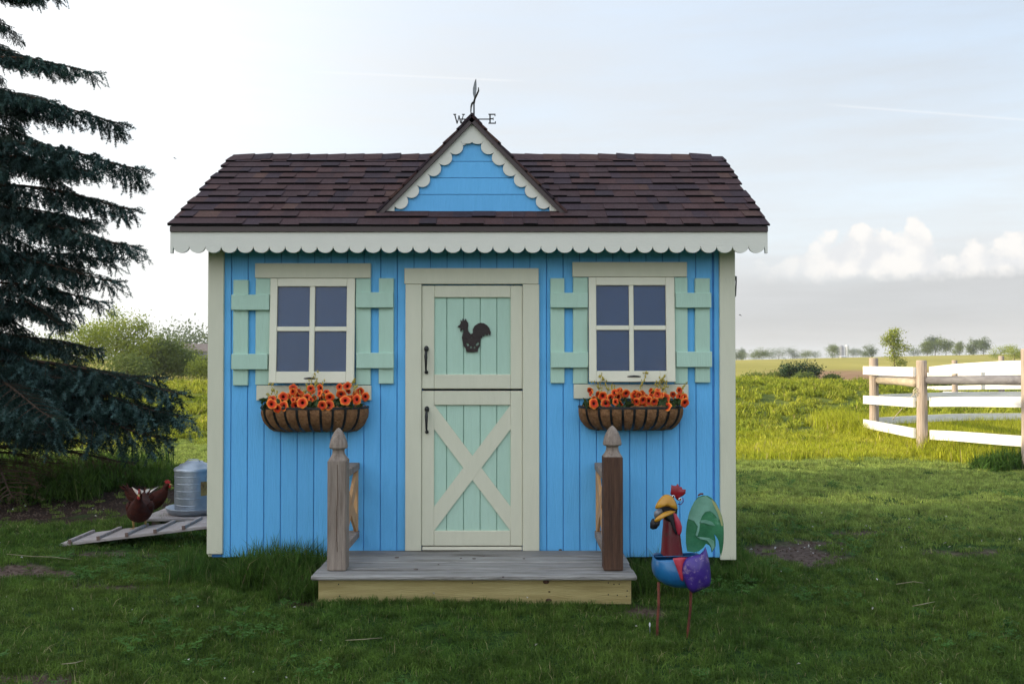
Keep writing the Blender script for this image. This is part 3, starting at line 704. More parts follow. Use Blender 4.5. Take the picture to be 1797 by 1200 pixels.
# back slope
for r_ in range(ncourse):
    y0 = YB+.012 - r_*run; x = EXL-.008
    while x < EXR:
        wd = min(random.choice(widths)*1.3, EXR+.008-x); rest.cur = random.randrange(6); z0 = roofz(y0) if y0 <= YB else ZE-(y0-YB)*SL; ex = run*math.hypot(1, SL)
        Tm = Matrix.Translation((x+wd, y0, z0+.001)) @ Matrix.Rotation(math.pi, 4, 'Z') @ ROT
        vs = []
        for xx in (0, wd): vs += [Tm @ Vector(v) for v in ((xx, 0, 0), (xx, 0, .008), (xx, ex*1.12, 0), (xx, ex*1.12, .0015))]
        rest.add(vs, [(0, 4, 5, 1), (1, 5, 7, 3), (0, 1, 3, 2), (4, 6, 7, 5), (2, 3, 7, 6), (0, 2, 6, 4)]); x += wd+.001
rm = rest.mesh()
for p_ in rm.polygons:
    if len(p_.vertices) == 4 and abs(p_.normal.y) > .6 and abs(p_.normal.z) < .75 and p_.area < .004: p_.material_index = 6
o = link('upper_and_back_shingles', rm, SH+[M['sh_edge']], roof); o['kind'] = 'stuff'
# ridge caps
def cap_mesh(mi, ln=.135, lift=.016, w_=.085):
    q = MB(); t = .006; vs = []
    for x, up in ((0, lift), (ln, .002)):
        for (yy, zz) in ((-w_, -w_*SL), (0, .004), (w_, -w_*SL)):
            vs += [(x, yy, zz+up), (x, yy, zz+up+t)]
    q.add(vs, [(0, 1, 3, 2), (2, 3, 5, 4), (6, 8, 9, 7), (8, 10, 11, 9), (1, 7, 9, 3), (3, 9, 11, 5), (0, 2, 8, 6), (2, 4, 10, 8), (0, 6, 7, 1), (4, 5, 11, 10)])
    me = q.mesh('ridge_cap'); me.materials.append(SH[mi]); return me
caps = [cap_mesh(i, lift=.005+.0025*(i % 3)) for i in range(6)]
x = EXL+.0
while x < EXR-.10:
    me = random.choice(caps); o = link('ridge_cap', me, None, roof, world=False)
    left = x < DX
    o.location = (x + (.14 if left else 0), YR, ZR+.003); o.rotation_euler = (0, random.uniform(-.02, .02), math.pi if left else 0); x += .113

# ---- dormer
dormer = group_part('dormer', house)
zb_ = DZ0; ztr = PZ(217, DY0)
hy = [zb_, PZ(341, DY0), PZ(312, DY0), PZ(283, DY0), ztr]
def hwid(z): return (ztr-z)/(ztr-zb_)*(PX(985, DY0)-PX(672, DY0))/2
for i in range(4):
    z0, z1 = hy[i], hy[i+1]-.003; z1 = min(z1, ztr-.05)
    a, b2 = hwid(z0)-.02, hwid(z1)-.02
    q = MB(); q.prism([(DX-a, z0), (DX+a, z0), (DX+b2, z1), (DX-b2, z1)], .012, Matrix.Translation((0, DY0-.001*0, 0))); link('siding_board', q.mesh(), M['blue'], dormer)
q = MB(); q.prism([(DX-hwid(zb_)+.01, zb_-.004), (DX+hwid(zb_)-.01, zb_-.004), (DX, ztr-.02)], .01, Matrix.Translation((0, DY0+.0125, 0))); link('gable_backing', q.mesh(), M['blue_back'], dormer)
# dormer roof slopes (two slabs running back to the ridge) and their edge
for s in (-1, 1):
    dn = Vector((s*DH, 0, DZ0-DZ1)).normalized(); nn = Vector((-dn.z*s*1.0, 0, abs(dn.x)))  # outward normal
    nn = Vector((s*abs(dn.z), 0, abs(dn.x)))
    ap = Vector((DX, 0, DZ1)); ft = Vector((DX+s*DH, 0, DZ0-.004))
    for (nm, o0, o1, ya, m_) in (('dormer_drip_edge', -.034, -.0125, DY0-.034, M['fascia']),):
        q = MB(); vs = []
        # back end follows the main roof so the slab dives into it
        for p_, yb in ((ap, YR+.15), (ft, DY0+.03)):
            for o_ in (o0, o1):
                for y_ in (ya, yb): vs.append(p_ + nn*o_ + Vector((0, y_, 0)))
        q.add(vs, [(0, 1, 3, 2), (4, 6, 7, 5), (0, 4, 5, 1), (2, 3, 7, 6), (0, 2, 6, 4), (1, 5, 7, 3)]); link(nm, q.mesh(), m_, dormer)
    # tabs stepping up the slope
    Lr = (ft-ap).length; nt_ = 7
    for k in range(nt_):
        t0 = k/nt_; t1 = (k+1.12)/nt_ if k < nt_-1 else 1.0
        pa, pb = ap.lerp(ft, t0), ap.lerp(ft, min(t1, 1))
        ymax_a = YE + ((pa.z-ZE)/SL) + .06; ymax_b = YE + ((pb.z-ZE)/SL) + .06
        q = MB(); vs = []
        for p_, yb, th in ((pa, min(max(ymax_a, DY0+.06), YR+.15), .003), (pb, max(ymax_b, DY0+.04), .010)):
            for o_ in (-.012, -.012+th+.004):
                for y_ in (DY0-.042, yb): vs.append(p_ + nn*o_ + Vector((0, y_, 0)))
        q.add(vs, [(0, 1, 3, 2), (4, 6, 7, 5), (0, 4, 5, 1), (2, 3, 7, 6), (0, 2, 6, 4), (1, 5, 7, 3)])
        link('shingle', q.mesh(), SH[(k*2+s) % 6], dormer)
q = MB(); q.add([(DX-.055, DY0-.045, DZ1-.052), (DX, DY0-.045, DZ1+.004), (DX+.055, DY0-.045, DZ1-.052), (DX-.055, YR+.1, DZ1-.052), (DX, YR+.1, DZ1+.004), (DX+.055, YR+.1, DZ1-.052),
                 (DX-.050, DY0-.045, DZ1-.060), (DX, DY0-.045, DZ1-.006), (DX+.050, DY0-.045, DZ1-.060), (DX-.050, YR+.1, DZ1-.060), (DX, YR+.1, DZ1-.006), (DX+.050, YR+.1, DZ1-.060)],
                [(0, 1, 4, 3), (1, 2, 5, 4), (0, 6, 7, 1), (1, 7, 8, 2), (6, 9, 10, 7), (7, 10, 11, 8), (0, 3, 9, 6), (2, 8, 11, 5)])
link('ridge_cap', q.mesh(), SH[5], dormer)
# scalloped gable trim, one board
ap = Vector((DX, ztr)); tb = Vector((PX(672, DY0), zb_)); L_ = (tb-ap).length
def side(s):
    dv = (tb-ap)/L_; dv = Vector((dv.x*(-s if s > 0 else 1), dv.y)); dv = Vector((s*abs(dv.x), dv.y)); nv = Vector((-s*abs(dv.y), -abs(dv.x)))
    return dv.normalized(), nv.normalized()
px_ = DY0/1600
pitch = 27.2*px_; pts = []
for s in (-1, 1):
    dv, nv = side(s); row = []
    tot = L_; start = tot-34*px_     # centre of lowest scallop
    cs = [start - k*pitch for k in range(7)]
    for ci in cs:
        if ci < 42*px_: break
        c = ap + dv*ci + nv*8.6*px_
        for k in range(11):
            a = math.pi*k/10; row.append(c + dv*(pitch/2*math.cos(a)) + nv*(14.2*px_*math.sin(a)**.95))
    pts.append(row)
dl, nl = side(-1); dr, nr = side(1)
ol = [ap, tb, tb + Vector((20*px_, .001))] + pts[0]
c0_, c1_ = pts[0][-1], pts[1][-1]
zc = min(c0_.y, c1_.y)
for (xa, xb) in ((c0_.x, DX), (DX, c1_.x)):
    for k in range(1, 10):
        a = math.pi*(1-k/10); ol.append(Vector(((xa+xb)/2 + (xb-xa)/2*math.cos(a), zc+.002 - .018*math.sin(a)**.7)))
ol += pts[1][::-1] + [Vector((2*DX-tb.x-20*px_, zb_+.001)), Vector((2*DX-tb.x, zb_))]
me = flat([[(p.x, p.y) for p in ol]], .014); me.transform(Matrix.Translation((0, DY0-.0085, 0)))
link('scalloped_gable_trim', me, M['scallop'], dormer)

# ------------------------------------------------------------------ weathervane
VY = 5.35; vx = PX(831.5, VY)
vane = thing('weathervane', 'dark iron weathervane on the dormer ridge, arms lettered W and E', 'weathervane', (vx, VY, DZ1))
zarm = PZ(209.5, VY)
q = MB(); q.tube([(vx, VY, DZ1-.01), (vx, VY, PZ(176, VY))], [.0055, .0045], 8); q.lathe([(.012, DZ1-.004), (.010, DZ1+.02), (.006, DZ1+.03)], 10, (vx, VY)); link('rod', q.mesh(smooth=True), M['black'], vane)
q = MB(); q.tube([(PX(806, VY), VY, zarm), (PX(858, VY), VY, zarm)], .0035, 6); link('arm', q.mesh(), M['black'], vane)
q = MB(); q.tube([(vx, VY-.16, zarm-.008), (vx, VY+.16, zarm-.008)], .0035, 6); link('arm', q.mesh(), M['black'], vane)
def strokes(segs, wd, x0, z0, h, y, th=.005):
    q = MB()
    for (ax, az_, bx, bz, ww) in segs:
        a = Vector((x0+ax*h, 0, z0+az_*h)); b_ = Vector((x0+bx*h, 0, z0+bz*h)); dd = (b_-a); l = dd.length; dd.normalize(); nn = Vector((-dd.z, 0, dd.x))*ww*h/2
        vs = [a-nn, a+nn, b_+nn, b_-nn]; vs = [v+Vector((0, y-th/2, 0)) for v in vs]+[v+Vector((0, y+th/2, 0)) for v in vs]
        q.add(vs, [(0, 1, 2, 3), (7, 6, 5, 4), (0, 4, 5, 1), (1, 5, 6, 2), (2, 6, 7, 3), (3, 7, 4, 0)])
        y += .0004
    return q.mesh()
hL = 17.5*VY/1600
link('letter_w', strokes([(.08, .97, .34, .02, .13), (.34, .02, .52, .75, .09), (.52, .75, .72, .02, .12), (.72, .02, .98, .97, .09), (-.06, .95, .24, .95, .09), (.82, .95, 1.12, .95, .09), (.42, .78, .62, .78, .07)], .1, PX(796, VY), PZ(217.5, VY), hL, VY), M['black'], vane)
link('letter_e', strokes([(.16, .0, .16, 1.0, .15), (0, .05, .72, .05, .11), (0, .95, .68, .95, .11), (.16, .5, .5, .5, .11), (.70, .0, .70, .24, .10), (.66, 1.0, .66, .78, .10), (.48, .38, .48, .62, .08)], .1, PX(857, VY), PZ(217.5, VY), hL, VY), M['black'], vane)
q = MB(); q.tube([(PX(855, VY), VY, zarm), (PX(861, VY), VY, zarm)], .0035, 6); link('arm', q.mesh(), M['black'], vane)
# the copper rooster seen almost edge-on: tail feather, body and neck, bent sheets
vm = mat('grey_vane_metal', (.30, .30, .28), (.16, .15, .14), .45, 30, metallic=.6, bump=.2)
def leaf_sheet(pts, th=.004):
    """pts: (px, py, half width px, depth offset m): a curved blade with real thickness"""
    q = MB(); vs = []; n_ = len(pts)
    for (a, b_, hw, dy) in pts:
        c = P(a, b_, VY); w_ = hw*VY/1600
        vs += [c+Vector((-w_, dy-th, 0)), c+Vector((w_, dy-th+w_*1.5, 0)), c+Vector((w_, dy+th+w_*1.5, 0)), c+Vector((-w_, dy+th, 0))]
    fs = [(0, 1, 2, 3), tuple((n_-1)*4+k for k in (3, 2, 1, 0))]
    for i in range(n_-1):
        for k in range(4): fs.append((i*4+k, i*4+(k+1) % 4, (i+1)*4+(k+1) % 4, (i+1)*4+k))
    q.add(vs, fs); return q.mesh()
link('tail_feather', leaf_sheet([(834.5, 134, .5, .06), (833.5, 141, 2, .055), (832.5, 152, 3.2, .045), (832, 162, 2.6, .03), (833, 172, 1.2, .01)]), vm, vane)
link('neck', leaf_sheet([(840.5, 160, .8, -.07), (840.5, 165, 1.3, -.065), (838, 169, 1.4, -.05), (833.5, 175, 1.5, -.02), (831.5, 181, 1.8, 0)]), vm, vane)
link('leg', leaf_sheet([(831, 179, 1.8, 0), (828, 181, 1.6, .015), (826.5, 186, 1.4, .02), (826, 193, 1.2, .022), (826, 198, .7, .025)]), vm, vane)

# ------------------------------------------------------------------ flower baskets
pet = bpy.data.materials.new('orange_red_petals'); pet.use_nodes = True
def petal_mat(m):
    N = m.node_tree.nodes; L = m.node_tree.links; p = N['Principled BSDF']; p.inputs['Roughness'].default_value = .6; p.inputs['Specular IOR Level'].default_value = .2
    tc = N.new('ShaderNodeTexCoord'); sx = N.new('ShaderNodeSeparateXYZ'); L.new(tc.outputs['Object'], sx.inputs[0]); cx = N.new('ShaderNodeCombineXYZ'); L.new(sx.outputs[0], cx.inputs[0]); L.new(sx.outputs[1], cx.inputs[1])
    ln = N.new('ShaderNodeVectorMath'); ln.operation = 'LENGTH'; L.new(cx.outputs[0], ln.inputs[0])
    mr = N.new('ShaderNodeMapRange'); mr.inputs[2].default_value = .027; L.new(ln.outputs['Value'], mr.inputs[0])
    cr = N.new('ShaderNodeValToRGB'); e = cr.color_ramp.elements; e[0].position = .0; e[0].color = (.02, .004, .004, 1); e[1].position = 1; e[1].color = (.85, .30, .05, 1)
    for ps, c in ((.22, (.03, .005, .005)), (.34, (.50, .03, .008)), (.70, (.68, .06, .012)), (.86, (.80, .17, .025))):
        k = e.new(ps); k.color = (*c, 1)
    L.new(mr.outputs[0], cr.inputs[0]); hs = N.new('ShaderNodeHueSaturation'); oi = N.new('ShaderNodeObjectInfo'); r3 = N.new('ShaderNodeMapRange'); r3.inputs[3].default_value = .75; r3.inputs[4].default_value = 1.1
    L.new(oi.outputs['Random'], r3.inputs[0]); L.new(r3.outputs[0], hs.inputs['Value']); L.new(cr.outputs[0], hs.inputs['Color']); L.new(hs.outputs[0], p.inputs['Base Color'])
petal_mat(pet)
def flower_mesh(seed):
    rd = random.Random(seed); q = MB(); n_ = 25; rings = ((.001, -.018), (.005, -.006), (.013, .001), (.021, .003), (.027, -.001)); vs = []
    ph = [rd.uniform(.9, 1.12) for _ in range(5)]; cup = rd.uniform(-.004, .006)
    for ri, (r_, z_) in enumerate(rings):
        for k in range(n_):
            a = 2*math.pi*k/n_; lob = abs(math.cos(2.5*a))**.5; f = 1 if ri < 2 else (.80+.24*lob*ph[int(k/n_*5) % 5])
            vs.append((r_*f*math.cos(a), r_*f*math.sin(a), z_ + cup*(r_/.027)**2 + (.003*math.sin(5*a+seed) if ri == 4 else 0)))
    fs = []
    for i in range(4):
        for k in range(n_): fs.append((i*n_+k, i*n_+(k+1) % n_, (i+1)*n_+(k+1) % n_, (i+1)*n_+k))
    q.add(vs, fs); me = q.mesh('flower', True); me.materials.append(pet); return me
FL = [flower_mesh(i) for i in range(5)]
def basket(px0, px1, rim, bot, label, seed, flowers, sprigs):
    rd = random.Random(seed); yb = YW-.036; cx = (PX(px0, 4.72)+PX(px1, 4.72))/2; a = (PX(px1, 4.72)-PX(px0, 4.72))/2
    zr, zbt = PZ(rim, 4.72), PZ(bot, 4.66); hgt = zr-zbt; dep = .17
    t = thing('flower_basket', label, 'flower basket', (cx, yb, zbt), 'hay rack flower baskets under the windows')
    def surf(u, v, off=0.):
        rx = (1-max(0, v)**2.4*.99)**.55 if v < 1 else .0; ry = (1-v**2.2*.995)**.5
        x = cx - (a*(.62+.38*rx)+off)*math.copysign(abs(math.cos(u))**.75, math.cos(u)); y = yb - (dep*ry+off)*max(math.sin(u), 0)**.8
        return Vector((x, y, zr - hgt*v - off*.6*v))
    def puff(u, v):
        X_ = math.copysign(abs(math.cos(u))**.75, math.cos(u)); return .010*abs(math.sin(math.pi*8*(X_+.88)/1.76))*min(1, v*4+.2)*(1 if v < .97 else .3)
    q = MB(); nu, nv = 72, 12; vs = [surf(math.pi*i/nu, (j/nv), puff(math.pi*i/nu, j/nv)) + Vector((rd.uniform(-.002, .002), -rd.uniform(0, .004), rd.uniform(-.002, .002) + (rd.uniform(-.006, .008) if j == 0 else 0))) for j in range(nv+1) for i in range(nu+1)]
    q.add(vs, [(j*(nu+1)+i, j*(nu+1)+i+1, (j+1)*(nu+1)+i+1, (j+1)*(nu+1)+i) for j in range(nv) for i in range(nu)])
    n0 = len(q.v); q.v += [(cx, yb, zbt)]; me = q.mesh(smooth=True)
    lo = link('liner', me, M['coir'], t)
    # soil
    q = MB(); vs = [(cx, yb, zr-.012)] + [tuple(surf(math.pi*i/nu, 0.0)*1.0 + Vector((0, .006, -.014))) for i in range(nu+1)]
    q.add(vs, [(0, i+1, i+2) for i in range(nu)]); link('soil', q.mesh(), M['soil'], t)
    # iron straps and rim
    for k in range(9):
        X_ = -.88+1.76*k/8; u = math.acos(math.copysign(abs(X_)**(1/.75), X_)); q = MB(); pth = [surf(u, v_/9*.97, .005) for v_ in range(10)]
        vs = []
        for p_ in pth: vs += [p_+Vector((-.006, -.002, 0)), p_+Vector((.006, -.002, 0)), p_+Vector((.006, .003, 0)), p_+Vector((-.006, .003, 0))]
        q.add(vs, [(i*4+e, i*4+(e+1) % 4, (i+1)*4+(e+1) % 4, (i+1)*4+e) for i in range(9) for e in range(4)]+[(0, 1, 2, 3), (36, 39, 38, 37)])
        link('iron_strap', q.mesh(), M['black'], t)
    q = MB(); vs = []
    for i in range(nu+1):
        p_ = surf(math.pi*i/nu, .05, .008); vs += [p_+Vector((0, -.001, -.006)), p_+Vector((0, -.001, .005)), p_+Vector((0, .003, .005)), p_+Vector((0, .003, -.006))]
    q.add(vs, [(i*4+e, i*4+(e+1) % 4, (i+1)*4+(e+1) % 4, (i+1)*4+e) for i in range(nu) for e in range(4)]); link('iron_rim', q.mesh(), M['black'], t)
    # leaves
    q = MB()
    for _ in range(260):
        x = cx + rd.uniform(-.93, .93)*a; y = yb - rd.uniform(.01, .15); z = zr + rd.uniform(-.015, .035); s = rd.uniform(.012, .026)
        Tm = Matrix.Translation((x, y, z)) @ Euler((rd.uniform(-1.4, 1.4), rd.uniform(-1.4, 1.4), rd.uniform(0, 6.28))).to_matrix().to_4x4()
        q.add([Tm @ Vector(v) for v in ((-s, 0, 0), (-.2*s, -.55*s, .15*s), (s, 0, 0), (-.2*s, .55*s, .15*s))], [(0, 1, 2), (0, 2, 3)])
    o = link('leaves', q.mesh(), M['leaf_basket'], t); o['kind'] = 'stuff'
    # flowers where the photograph has them, facing outwards
    for (fx, fy, s) in flowers:
        dy = rd.uniform(.03, .14) if fy < rim-12 else rd.uniform(.14, .185)
        p_ = P(fx, fy, yb-dy); o = link('flower', FL[rd.randrange(5)], None, t, world=False)
        o.location = p_ - WO[t.name]; o.rotation_euler = (math.pi/2 + rd.uniform(-.55, .35), rd.uniform(-.5, .5), rd.uniform(-.6, .6)); s *= .93; o.scale = (s*rd.uniform(.85, 1.1), s, s)
    for _ in range(26):
        fx = rd.uniform(px0+12, px1-12); fy = rd.uniform(rim-26, rim-2); dy = rd.uniform(.02, .12)
        p_ = P(fx, fy, yb-dy); o = link('flower', FL[rd.randrange(5)], None, t, world=False); s = rd.uniform(.5, .85)
        o.location = p_ - WO[t.name]; o.rotation_euler = (math.pi/2 + rd.uniform(-1.2, .6), rd.uniform(-.8, .8), rd.uniform(-1.1, 1.1)); o.scale = (s*rd.uniform(.8, 1.1), s, s)
    # yellow sprigs
    for (ax, ay, bx, by) in sprigs:
        q = MB(); A = P(ax, ay, yb-.07); B_ = P(bx, by, yb-.05-rd.uniform(0, .05)); md = (A+B_)/2 + Vector((rd.uniform(-.012, .012), 0, 0)); q.tube([A, md, B_], [.0016, .0013, .0008], 4)
        for k in range(9):
            tt = rd.uniform(.35, 1.0); c = A.lerp(md, tt*2) if tt < .5 else md.lerp(B_, tt*2-1); c = c + Vector((rd.uniform(-.012, .012), rd.uniform(-.01, .01), rd.uniform(-.006, .008))); s = rd.uniform(.0045, .0085)
            q.tube([c-Vector((0, 0, s)), c, c+Vector((rd.uniform(-.003, .003), 0, s*1.3))], [.001, s*.7, .0008], 5)
        link('sprig', q.mesh(smooth=True), M['sprig'], t)
def zf(px, py): return (450+px/8.557, 640+py/8.557)
FLL = [(228,590,1.1),(235,520,.9),(315,660,1.0),(325,560,.85),(405,480,1.05),(405,620,1.1),(480,470,.7),(550,345,1.0),(545,400,.75),(580,620,1.15),(660,450,.9),(620,530,.8),(688,570,1.15),(755,490,.9),(815,355,.8),(960,355,1.0),(945,425,.8),(985,610,1.05),(1100,490,1.0),(1085,605,1.15),(1245,330,.8),(1365,320,.9),(1272,445,1.0),(1335,535,1.05),(1500,430,.85),(1500,520,1.15),(1560,400,.85),(1635,480,1.0),(550,525,.6),(1040,470,.6)]
fl1 = [(*zf(a, b_), s) for a, b_, s in FLL]
basket(460, 643, 712, 760, 'hay rack basket of orange petunias left of the door', 3, fl1,
       [(488, 716, 474, 670), (489, 716, 482, 682), (540, 714, 548, 657), (552, 714, 555, 650), (560, 712, 566, 668), (556, 712, 538, 668), (566, 712, 552, 655), (620, 706, 624, 664), (500, 714, 470, 690), (545, 712, 530, 680), (630, 712, 622, 672)])
def zr_(px, py): return (940+px/3.529, 440+py/3.529)
FLR = [(362,945,1.15),(415,900,1.05),(435,945,1.0),(465,912,.95),(490,880,.85),(495,935,.8),(520,870,.85),(560,885,.95),(620,898,1.2),(622,935,.9),(660,965,1.05),(665,925,1.0),(700,930,1.0),(735,935,.9),(755,890,.85),(798,912,1.15),(812,965,1.05),(850,890,.7),(890,865,.8),(893,900,.9),(918,912,1.0),(925,942,1.05),(360,915,.6),(640,895,.8),(680,905,.7)]
fl2 = [(*zr_(a, b_), s) for a, b_, s in FLR]
basket(1018, 1197, 711, 757, 'hay rack basket of orange petunias right of the door', 11, fl2,
       [(1060, 700, 1042, 668), (1062, 702, 1053, 652), (1068, 702, 1060, 665), (1125, 700, 1135, 650), (1120, 704, 1128, 668), (1165, 702, 1158, 650), (1160, 702, 1172, 668), (1190, 700, 1203, 670), (1140, 700, 1160, 664), (1080, 704, 1074, 672), (1175, 704, 1165, 660)])

# ------------------------------------------------------------------ porch
DZT = .139; PFY = 4.223; PX0, PX1 = PX(546, PFY), PX(1117.5, PFY)
porch = thing('porch', 'low grey plank porch with two carved posts in front of the door', 'porch', ((PX0+PX1)/2, 4.5, 0))
nb = 4; yw_ = (YW-.030-PFY)/nb
for i in range(nb):
    y0 = PFY+i*yw_; x0 = PX0 + (random.uniform(0, .012) if i else 0); x1 = PX1 - (random.uniform(0, .012) if i else 0)
    q = MB(); q.cbox(x0, x1, y0+.0045, y0+yw_-.0045, DZT-.024, DZT+random.uniform(-.001, .0015), .006); link('deck_board', q.mesh(), M['wood_grey'], porch)
fx0, fx1 = PX(560, 4.262), PX(1107, 4.262)
for (kx, ky, r_) in ((478, 112, .012), (890, 118, .010), (820, 116, .006), (580, 175, .012), (670, 70, .012), (1155, 118, .007), (1045, 215, .006), (1350, 70, .009), (940, 103, .005), (700, 150, .005)):
    px_k, py_k = 540+kx/3.046, 940+ky/3.046; Yk = (CZ-DZT)*1600/(py_k-625); q = MB(); q.lathe([(r_, DZT-.002), (r_*.9, DZT+.0022), (r_*.5, DZT+.0034), (0, DZT+.0036)], 10, (PX(px_k, Yk), Yk)); link('knot', q.mesh(smooth=True), M['knot'], porch)
# front board with knots
q = MB(); q.cbox(fx0, fx1, 4.262, 4.30, -.004, DZT-.0245, .003); link('front_board', q.mesh(), M['wood_fascia'], porch)
for (kx, ky, r_) in ((1274, 245, .010), (1288, 345, .010), (1292, 298, .0035)):
    c = P(540+kx/3.046, 940+ky/3.046, 4.261); q = MB(); q.lathe([(0, -.003), (r_*.8, -.003), (r_, 0), (r_*.6, .0012), (0, .0014)], 12)
    me = q.mesh(smooth=True); me.transform(Matrix.Translation(c) @ Matrix.Rotation(math.pi/2, 4, 'X') @ Matrix.Scale(1.5, 4, (1, 0, 0))); link('knot', me, M['wood_dark'], porch)
for x in (fx0, fx1-.038): box_part('side_board', porch, M['wood_fascia'], x, x+.038, 4.301, YW-.033, 0.0, DZT-.029)
box_part('support_post', porch, M['wood_dark'], PX(1061, 4.33), PX(1094, 4.33), 4.305, 4.39, -.06, -.0045)
# nails
for (kx, ky) in ((1607,250),(1637,258),(1665,257),(1607,313),(1655,316),(1705,322),(1708,293),(880,252),(884,330),(165,258),(170,320)):
    c = P(540+kx/3.046, 940+ky/3.046, 4.2612); q = MB(); q.lathe([(0, .0008), (.0028, .0006), (.0032, 0)], 8); me = q.mesh(); me.transform(Matrix.Translation(c) @ Matrix.Rotation(math.pi/2, 4, 'X')); link('nail', me, M['black'], porch)
def post(x0, x1, ytop, yn, ytip, m, mf, lean=0):
    yf_ = 4.31; w_ = x1-x0; cx, cy = (x0+x1)/2, yf_+w_/2; zt_ = PZ(ytop, yf_); ztip = PZ(ytip, yf_)
    q = MB(); h = w_/2
    def ring(hh, z, rnd): return hh, z, rnd
    q.cbox(x0, x1, yf_, yf_+w_, DZT+.0015, zt_, .004); po = link('post', q.mesh(), m, porch)
    q = MB(); n_ = 24; H_ = ztip-zt_
    prof = [(.97, 0, .0), (.80, .10, .4), (.66, .20, .8), (.64, .30, 1), (.68, .335, 1), (.93, .36, .8), (.97, .40, .6), (.93, .50, .6), (.84, .62, .7), (.68, .75, .8), (.46, .87, .9), (.24, .955, 1), (.04, 1.0, 1)]
    vs = []
    for f, t_, rd_ in prof:
        for k in range(n_):
            a = 2*math.pi*(k+.5)/n_; c, s = math.cos(a), math.sin(a); sq = 1/max(abs(c), abs(s)); r_ = h*f*(rd_*1.0+(1-rd_)*sq)
            vs.append((cx+r_*c, cy+r_*s, zt_+.0005+H_*t_))
    fs = [(i*n_+k, i*n_+(k+1) % n_, (i+1)*n_+(k+1) % n_, (i+1)*n_+k) for i in range(len(prof)-1) for k in range(n_)]
    q.add(vs, fs+[tuple(range(n_)), tuple((len(prof)-1)*n_+k for k in range(n_))]); link('finial', q.mesh(smooth=False), mf, po)
    # drying crack
    return po
p1 = post(PX(575, 4.31), PX(608, 4.31), 808, 793, 752, M['wood_post'], M['wood_post']); p1['label'] = 'grey weathered square post with a long crack'
p2 = post(PX(1059, 4.31), PX(1093, 4.31), 802, 788, 748, M['wood_dark'], M['wood_post']); p2['label'] = 'dark brown post with a greyer carved finial'
q = MB(); cxr = PX(592.5, 4.31); pts_ = [(cxr+.001*math.sin(k*1.3)+.002*math.sin(k*.4), 4.3095, PZ(815+k*9, 4.31)) for k in range(18)]
for k in range(17): q.box(pts_[k][0]-.0013, pts_[k][0]+.0013, 4.3092, 4.3105, pts_[k+1][2], pts_[k][2])
link('crack', q.mesh(), M['wood_dark'], p1)
def rail_panel(xo, xi, s):
    """xo: outer x, xi: face turned to the door"""
    x0, x1 = min(xo, xi), max(xo, xi); ya, yb = 4.400, YW-.014
    zt_ = PZ(811, YW-.01); r = group_part('railing', porch)
    box_part('top_rail', r, M['wood_post'], x0-.01, x1+.01, ya, yb, zt_-.036, zt_, .003)
    zl = PZ(930, YW-.01); box_part('bottom_rail', r, M['wood_post'], x0-.01, x1+.01, ya, yb, zl-.036, zl, .003)
    xm = xi-.006*s
    for y_ in (ya, yb-.035): box_part('stile', r, M['wood_new'], xm-.010, xm+.010, y_, y_+.035, zl+.0005, zt_-.0365, .002)
    z0, z1 = zl+.001, zt_-.037; Y0, Y1 = ya+.036, yb-.036; bw = .085
    for k, (za, zb2) in enumerate(((z0, z1), (z1, z0))):
        q = MB(); off = .0016*k
        if za < zb2: poly = [(Y0, za), (Y0, za+bw), (Y1, zb2), (Y1, zb2-bw)]
        else: poly = [(Y0, za-bw), (Y0, za), (Y1, zb2+bw), (Y1, zb2)]
        Tm = Matrix(((0, 1, 0, xm-.008+off), (1, 0, 0, 0), (0, 0, 1, 0), (0, 0, 0, 1))); q.prism(poly, .016-2*off, Tm); link('brace', q.mesh(), M['wood_new'], r)
rail_panel(PX(632.5, YW)-.058, PX(632.5, YW)-.010, 1); rail_panel(PX(1042.5, YW)+.058, PX(1042.5, YW)+.010, -1)

# ------------------------------------------------------------------ metal rooster garden ornament
SY = 3.78; s_ = SY/1600
def rz(a, b_, y=SY): return P(1120+a/5.712, 840+b_/5.712, y)
RU = dict(blue=mat('blue_painted_tin', (.014, .145, .34), (.006, .06, .19), .35, 7, bump=.3, coat=.25, wear=(.06, .03, .03), wear_amt=.36, wscale=26),
          red=mat('red_painted_tin', (.14, .005, .011), (.06, .003, .008), .4, 7, (1, 1, .4), bump=.35, coat=.15, wear=(.035, .018, .014), wear_amt=.42, wscale=24),
          comb=mat('scarlet_painted_tin', (.26, .005, .014), (.16, .004, .010), .4, 20, bump=.1, coat=.2),
          yellow=mat('yellow_painted_tin', (.55, .28, .015), (.38, .17, .012), .4, 12, bump=.1, coat=.2, wear=(.10, .05, .02), wear_amt=.27, wscale=25),
          purple=mat('purple_painted_tin', (.055, .022, .24), (.03, .012, .14), .4, 8, bump=.35, coat=.15, wear=(.26, .19, .30), wear_amt=.47, wscale=34),
          pink=mat('pink_painted_tin', (.48, .045, .07), (.32, .02, .045), .4, 12, bump=.1, wear=(.7, .3, .3), wear_amt=.4, wscale=20),
          green=mat('green_painted_tin', (.06, .25, .12), (.012, .10, .04), .35, 9, bump=.3, coat=.2, wear=(.20, .38, .28), wear_amt=.42, wscale=9),
          green2=mat('pale_green_painted_tin', (.22, .42, .33), (.07, .21, .13), .35, 8, bump=.15, coat=.2),
          straw=mat('straw_yellow_painted_tin', (.40, .38, .16), (.22, .30, .14), .4, 14),
          rust=mat('rusty_rod', (.17, .045, .025), (.08, .022, .013), .85, 30, bump=.5),
          dark=mat('black_painted_tin', (.012, .010, .014), rough=.5), white=mat('white_painted_tin', (.75, .76, .8), rough=.4, wear=(.05, .05, .15), wear_amt=.4, wscale=60))
gz = Hs(PX(1190, SY), SY)
